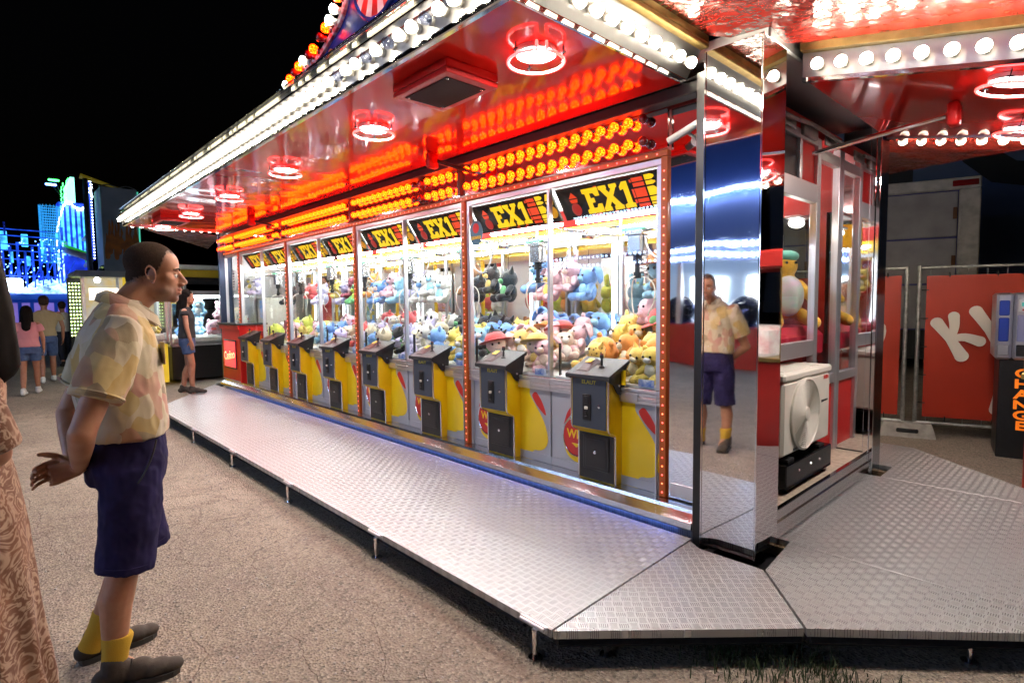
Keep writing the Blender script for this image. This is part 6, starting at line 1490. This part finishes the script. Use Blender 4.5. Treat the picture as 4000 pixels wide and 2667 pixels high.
# small lit dome beside the ride
t = thing('bulb_dome', 'small dome of yellow green and red bulbs beside the blue ride', 'light dome', (-33.5, 4.35, 2.4))
m = MB(); m.lathe([(.42, 0), (.4, .4), (.3, .85), (.12, 1.15), (0, 1.2)], 14); m.build('shell', DARKSTEEL, t); m = MB()
for k in range(9):
    for j in range(9): a = -1.2 + .3 * j; r_ = .42 * math.cos(k * .15); m.ball((r_ * math.cos(a), r_ * math.sin(a), .08 + .12 * k), .03, 6, 4)
m.build('bulbs', emitter('lime_bulb', (.7, 1, .3), 4), t, kind='stuff'); m = MB(); m.box(-.1, .1, -.1, .1, -2.4, .05); m.build('stem', DARKSTEEL, t)
# dim mural wall with flames
t = thing('mural_wall', 'dim grey ride wall painted with orange flames behind the blue ride', 'wall', (-33.2, 5.1, 0))
m = MB(); m.box(-2, 0, -.75, .72, 2.6, 7.3, .02); m.box(-1.8, -.1, -.6, .6, 0, 2.6); m.build('wall', mat('mural_grey', (.5, .52, .58), .7, c2=(.36, .4, .46), vs=.9), t)
for i, (y, w_) in enumerate(((-.4, .8), (.35, .8))):
    m = MB(); m.tube([(-1 + .9 * math.cos(a), y + .35 * math.cos(a) * 0 + .36 * math.sin(a) * 0 + .36 * (i_ / 8 - 1), 7.3 + .12 * math.sin(PI * i_ / 16)) for i_, a in [(q, 0) for q in range(17)]], .03, 5); m.build('roof_bow', GALV, t)
FL = mat('flame_print', (.75, .25, .05), .7, c2=(.5, .16, .05), vs=3); rr = random.Random(3)
for k in range(11):
    y = -.6 + .12 * k; z0 = 3.9 + .5 * (k % 3) * .5; h = rr.uniform(.9, 2.2); p = [(y - .08, z0), (y + .09, z0), (y + .11, z0 + h * .3), (y + .03, z0 + h * .55), (y + .07, z0 + h * .75), (y, z0 + h), (y - .04, z0 + h * .65), (y - .09, z0 + h * .4)]
    m = MB(); m.prism([tuple(q)[:2] for q in spline([(a, b_, 0) for a, b_ in p], 3, True)], .01, M=Matrix(((0, 0, 1, 0), (1, 0, 0, 0), (0, 1, 0, 0), (0, 0, 0, 1))), z0=.001 + .002 * k); m.build('painted_flame', FL, t)
m = MB(); m.box(-.1, 0.02, .74, .78, 3.5, 7.2); m.build('green_edge_light', emitter('sea_green_tube', (.05, .6, .4), .5), t)
t = thing('crane_boom', 'yellow crane boom sticking out above the mural wall', 'crane', (-35, 4.0, 0))
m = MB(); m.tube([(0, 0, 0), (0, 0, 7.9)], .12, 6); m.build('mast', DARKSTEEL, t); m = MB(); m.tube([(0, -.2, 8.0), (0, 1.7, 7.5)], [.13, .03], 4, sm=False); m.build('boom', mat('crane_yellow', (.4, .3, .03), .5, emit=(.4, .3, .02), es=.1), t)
# white and yellow food kiosk
t = thing('food_kiosk', 'white roofed food kiosk with yellow panels and bright lamps behind the man', 'kiosk', (-17.6, 2.9, 0))
m = MB(); m.box(-1.2, .6, -1.25, 1.2, 2.3, 2.42, .03); m.add([(.6, -1.25, 2.42), (.6, 1.2, 2.42), (1.0, 1.2, 2.25), (1.0, -1.35, 2.25)], [(0, 1, 2, 3)]); m.build('roof', WHITE, t)
m = MB(); m.box(-1.2, .4, -1.1, 1.1, 0, .95, .02); m.build('counter', mat('kiosk_grey', (.3, .3, .34), .5), t)
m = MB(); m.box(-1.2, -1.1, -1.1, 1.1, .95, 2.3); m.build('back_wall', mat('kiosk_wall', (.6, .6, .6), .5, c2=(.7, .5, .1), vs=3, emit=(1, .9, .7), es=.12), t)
for y in (-1.1, -.4, .4, 1.1): m = MB(); m.box(.36, .42, y - .03, y + .03, .95, 2.3); m.build('post', ALU, t)
m = MB(); m.box(.42, .46, -.3, .35, 1.95, 2.28); m.box(.42, .46, .4, .9, 1.6, 2.28); sg_ = m.build('yellow_sign', mat('kiosk_yellow', (.7, .5, .03), .4, emit=(1, .7, .05), es=.25), t)
m = MB(); m.ball((.465, .62, 1.9), (.01, .13, .13), 14, 8); m.build('round_print', DARKSTEEL, sg_)
m = MB(); m.box(-1.0, -.9, .2, 1.0, 2.45, 2.6, .01); m.build('mural_fill_box', emitter('mural_fill', (.6, .75, 1), 60), t)  # added glowing box, out of view behind the roof, to brighten the mural wall
m = MB(); m.box(.44, .48, -1.0, -.4, 1.7, 2.0, .01); m.build('lit_menu', emitter('menu_light', (1, .85, .7), .9), t)
for y in (-.8, -.1, .6, 1.0): m = MB(); m.ball((.3, y, 2.2), .07, 10, 6); m.build('lamp', emitter('kiosk_lamp', (1, .95, .85), 14) if y == -.8 else MATS['kiosk_lamp'], t)
t = thing('bulb_column', 'dark pillar of small green and yellow bulbs left of the kiosk', 'light pillar', (-18.6, 1.75, 0))
m = MB(); m.box(-.1, .1, -.14, .14, 0, 2.3, .02); m.build('pillar', BLACK, t); m = MB()
for k in range(16):
    for j in range(4): m.ball((.11, -.1 + .066 * j, .8 + .09 * k), .02, 6, 4)
m.build('bulbs', MATS['lime_bulb'], t, kind='stuff')
# lit glass crane stand at the far deck end with a yellow awning above
def stand(loc, label, w_, d_, zb_, zt_, base, cols, seed):
    t = thing('glass_crane_stand', label, 'crane machine', loc); m = MB(); m.box(-d_, d_, -w_, w_, .05, zb_, .01); m.build('base', base, t)
    f = MB()
    for sx in (-1, 1):
        for sy in (-1, 1): f.box(sx * d_ - .02, sx * d_ + .02, sy * w_ - .02, sy * w_ + .02, zb_, zt_)
    f.box(-d_ - .02, d_ + .02, -w_ - .02, w_ + .02, zt_, zt_ + .1, .01); f.box(-d_ - .02, d_ + .02, -w_ - .02, w_ + .02, zb_, zb_ + .04); f.build('frame', ALU, t)
    g_ = MB()
    for sx in (-1, 1): g_.box(sx * d_ - .003, sx * d_ + .003, -w_ + .02, w_ - .02, zb_ + .04, zt_)
    for sy in (-1, 1): g_.box(-d_ + .02, d_ - .02, sy * w_ - .003, sy * w_ + .003, zb_ + .04, zt_)
    g_.build('glass', GLASS, t); m = MB(); m.box(-d_ + .1, d_ - .1, -w_ + .1, w_ - .1, zt_ - .04, zt_ - .01); m.build('lamp', emitter('stand_lamp', (.9, .97, 1), 9) if 'stand_lamp' not in MATS else MATS['stand_lamp'], t)
    m = MB(); m.box(-d_ + .03, d_ - .03, -w_ + .03, w_ - .03, zb_ + .04, zb_ + .2, .04); m.build('pellet_bed', mat('white_pellets', (.75, .73, .7), .9, bump=1, bs=60), t, kind='stuff') if 'white_pellets' not in MATS else m.build('pellet_bed', MATS['white_pellets'], t, kind='stuff')
    return t
stand((-13.3, 3.3, 0), 'white lit glass crane cabinet with black base behind the far deck end', .62, .55, .72, 1.74, BLACK, 0, 1)
stand((-12.9, 2.28, 0), 'smaller glass crane cabinet with yellow base and plush bears behind the man', .3, .35, .8, 1.75, MATS['kiosk_yellow'], 0, 2)
for i, (dx, dy, z, c, c2, kd) in enumerate(((.2, -.3, .92, 'blue', 'white', 'bear'), (.3, .25, .92, 'pink', 'red', 'blob'), (0, .0, .92, 'aqua', 'white', 'bear'), (.35, -.05, 1.3, 'aqua', 'white', 'rabbit'), (.3, .4, 1.25, 'pink', 'white', 'bear'))):
    toy(kd, c, c2, f"{CN.get(c, c)} {KN[kd]} {'hanging' if z > 1 else 'lying'} in the white lit glass cabinet behind the far deck", (-13.3 + dx, 3.3 + dy, z), 1.2, 1.3, (0, 0), True, 'plush toys in the glass cabinet')
for i, (dx, dy, z) in enumerate(((.15, -.1, 1.0), (.15, .12, 1.0), (.0, .0, 1.2))):
    toy('bear', 'yellow' if i < 2 else 'straw', 'cream', ('yellow bear on the left', 'yellow bear on the right', 'straw coloured bear on top')[i] + ' in the glass cabinet with yellow base', (-12.9 + dx, 2.28 + dy, z), 1.4, 1.0, (0, 0), True, 'plush bears in the yellow based cabinet')
t = thing('awning', 'yellow and white awning with rolled dark cloth behind the far end of the stall', 'awning', (-14.2, 3.7, 0))
m = MB(); m.box(-.8, .4, -1.2, 1.6, 2.15, 2.32, .02); m.build('yellow_fascia', mat('awning_yellow', (.55, .38, .02), .5), t); m = MB(); m.box(-.9, .5, -1.25, 1.65, 2.32, 2.42, .03); m.build('white_edge', WHITE, t)
m = MB(); m.cyl((.45, -1.1, 2.08), (.45, 1.4, 2.06), .08, 10); m.build('rolled_cloth', RUBBER, t)
for y in (-1.1, 1.5): m = MB(); m.cyl((-.7, y, 0), (-.7, y, 2.2), .04, 8); m.build('pole', ALU, t)

# ------------------------------------------------------------------ the stall across the lane, behind the camera (seen in the mirrored pillar, lights the man's back)
OY = -6.6
OS = thing('opposite_stall', 'blue lit stall with rows of white bulbs across the lane, seen in the mirrored pillar', 'stall', (-5.5, OY - 1, 0))
def op(m, name, mt, par=None, kind=None): return m.build(name, mt, par or OS, True, kind=kind)
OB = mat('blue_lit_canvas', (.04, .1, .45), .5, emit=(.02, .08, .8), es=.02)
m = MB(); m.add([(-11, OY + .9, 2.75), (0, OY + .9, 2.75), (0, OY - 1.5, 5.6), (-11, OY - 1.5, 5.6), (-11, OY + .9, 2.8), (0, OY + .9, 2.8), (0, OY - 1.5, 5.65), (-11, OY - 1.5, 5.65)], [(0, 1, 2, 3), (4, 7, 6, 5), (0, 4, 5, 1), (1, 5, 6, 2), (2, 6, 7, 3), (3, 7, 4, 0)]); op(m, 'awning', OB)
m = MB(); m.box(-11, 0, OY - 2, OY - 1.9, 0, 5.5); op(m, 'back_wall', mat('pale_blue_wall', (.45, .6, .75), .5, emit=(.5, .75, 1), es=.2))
m = MB(); m.box(-11, 0, OY - .1, OY + .3, 0, .95, .02); op(m, 'counter', RED_D)
W2 = emitter('blue_white_bulb', (.55, .74, 1.0), 22)
for z, yy, n_ in ((2.72, .93, 74), (2.5, .93, 74), (3.95, .12, 92)):
    m = MB()
    for i in range(n_): m.ball((-10.9 + 10.8 * (i + .5) / n_, OY + yy, z), .042, 6, 4)
    op(m, 'bulb_row', W2, kind='stuff')
m = MB(); m.box(-11, 0, OY + .86, OY + .92, 2.4, 2.8); op(m, 'fascia', mat('blue_fascia', (.1, .16, .5), .3))
for x in (-10.9, -7.3, -3.7, -.1): m = MB(); m.box(x - .05, x + .05, OY + .2, OY + .3, .95, 2.75); op(m, 'post', ALU)
for k in range(3): m = MB(); m.box(-8.2 + 1.7 * k, -7.0 + 1.7 * k, OY - 1.88, OY - 1.84, 1.35, 2.15, .05); op(m, 'light_box', emitter('white_light_box', (.88, .95, 1), 5) if k == 0 else MATS['white_light_box'])
for k in range(5): m = MB(); m.ball((-7.6 + .9 * k, OY - .3, 1.25), (.36, .3, .36), 18, 10); m.lathe([(.3, .9), (.34, .95), (.3, 1.0)], 18, M=Matrix.Translation((-7.6 + .9 * k, OY - .3, 0))); op(m, 'punch_ball', m_mirror('dark_gloss_blue', (.02, .03, .09), .1) if k == 0 else MATS['dark_gloss_blue'])
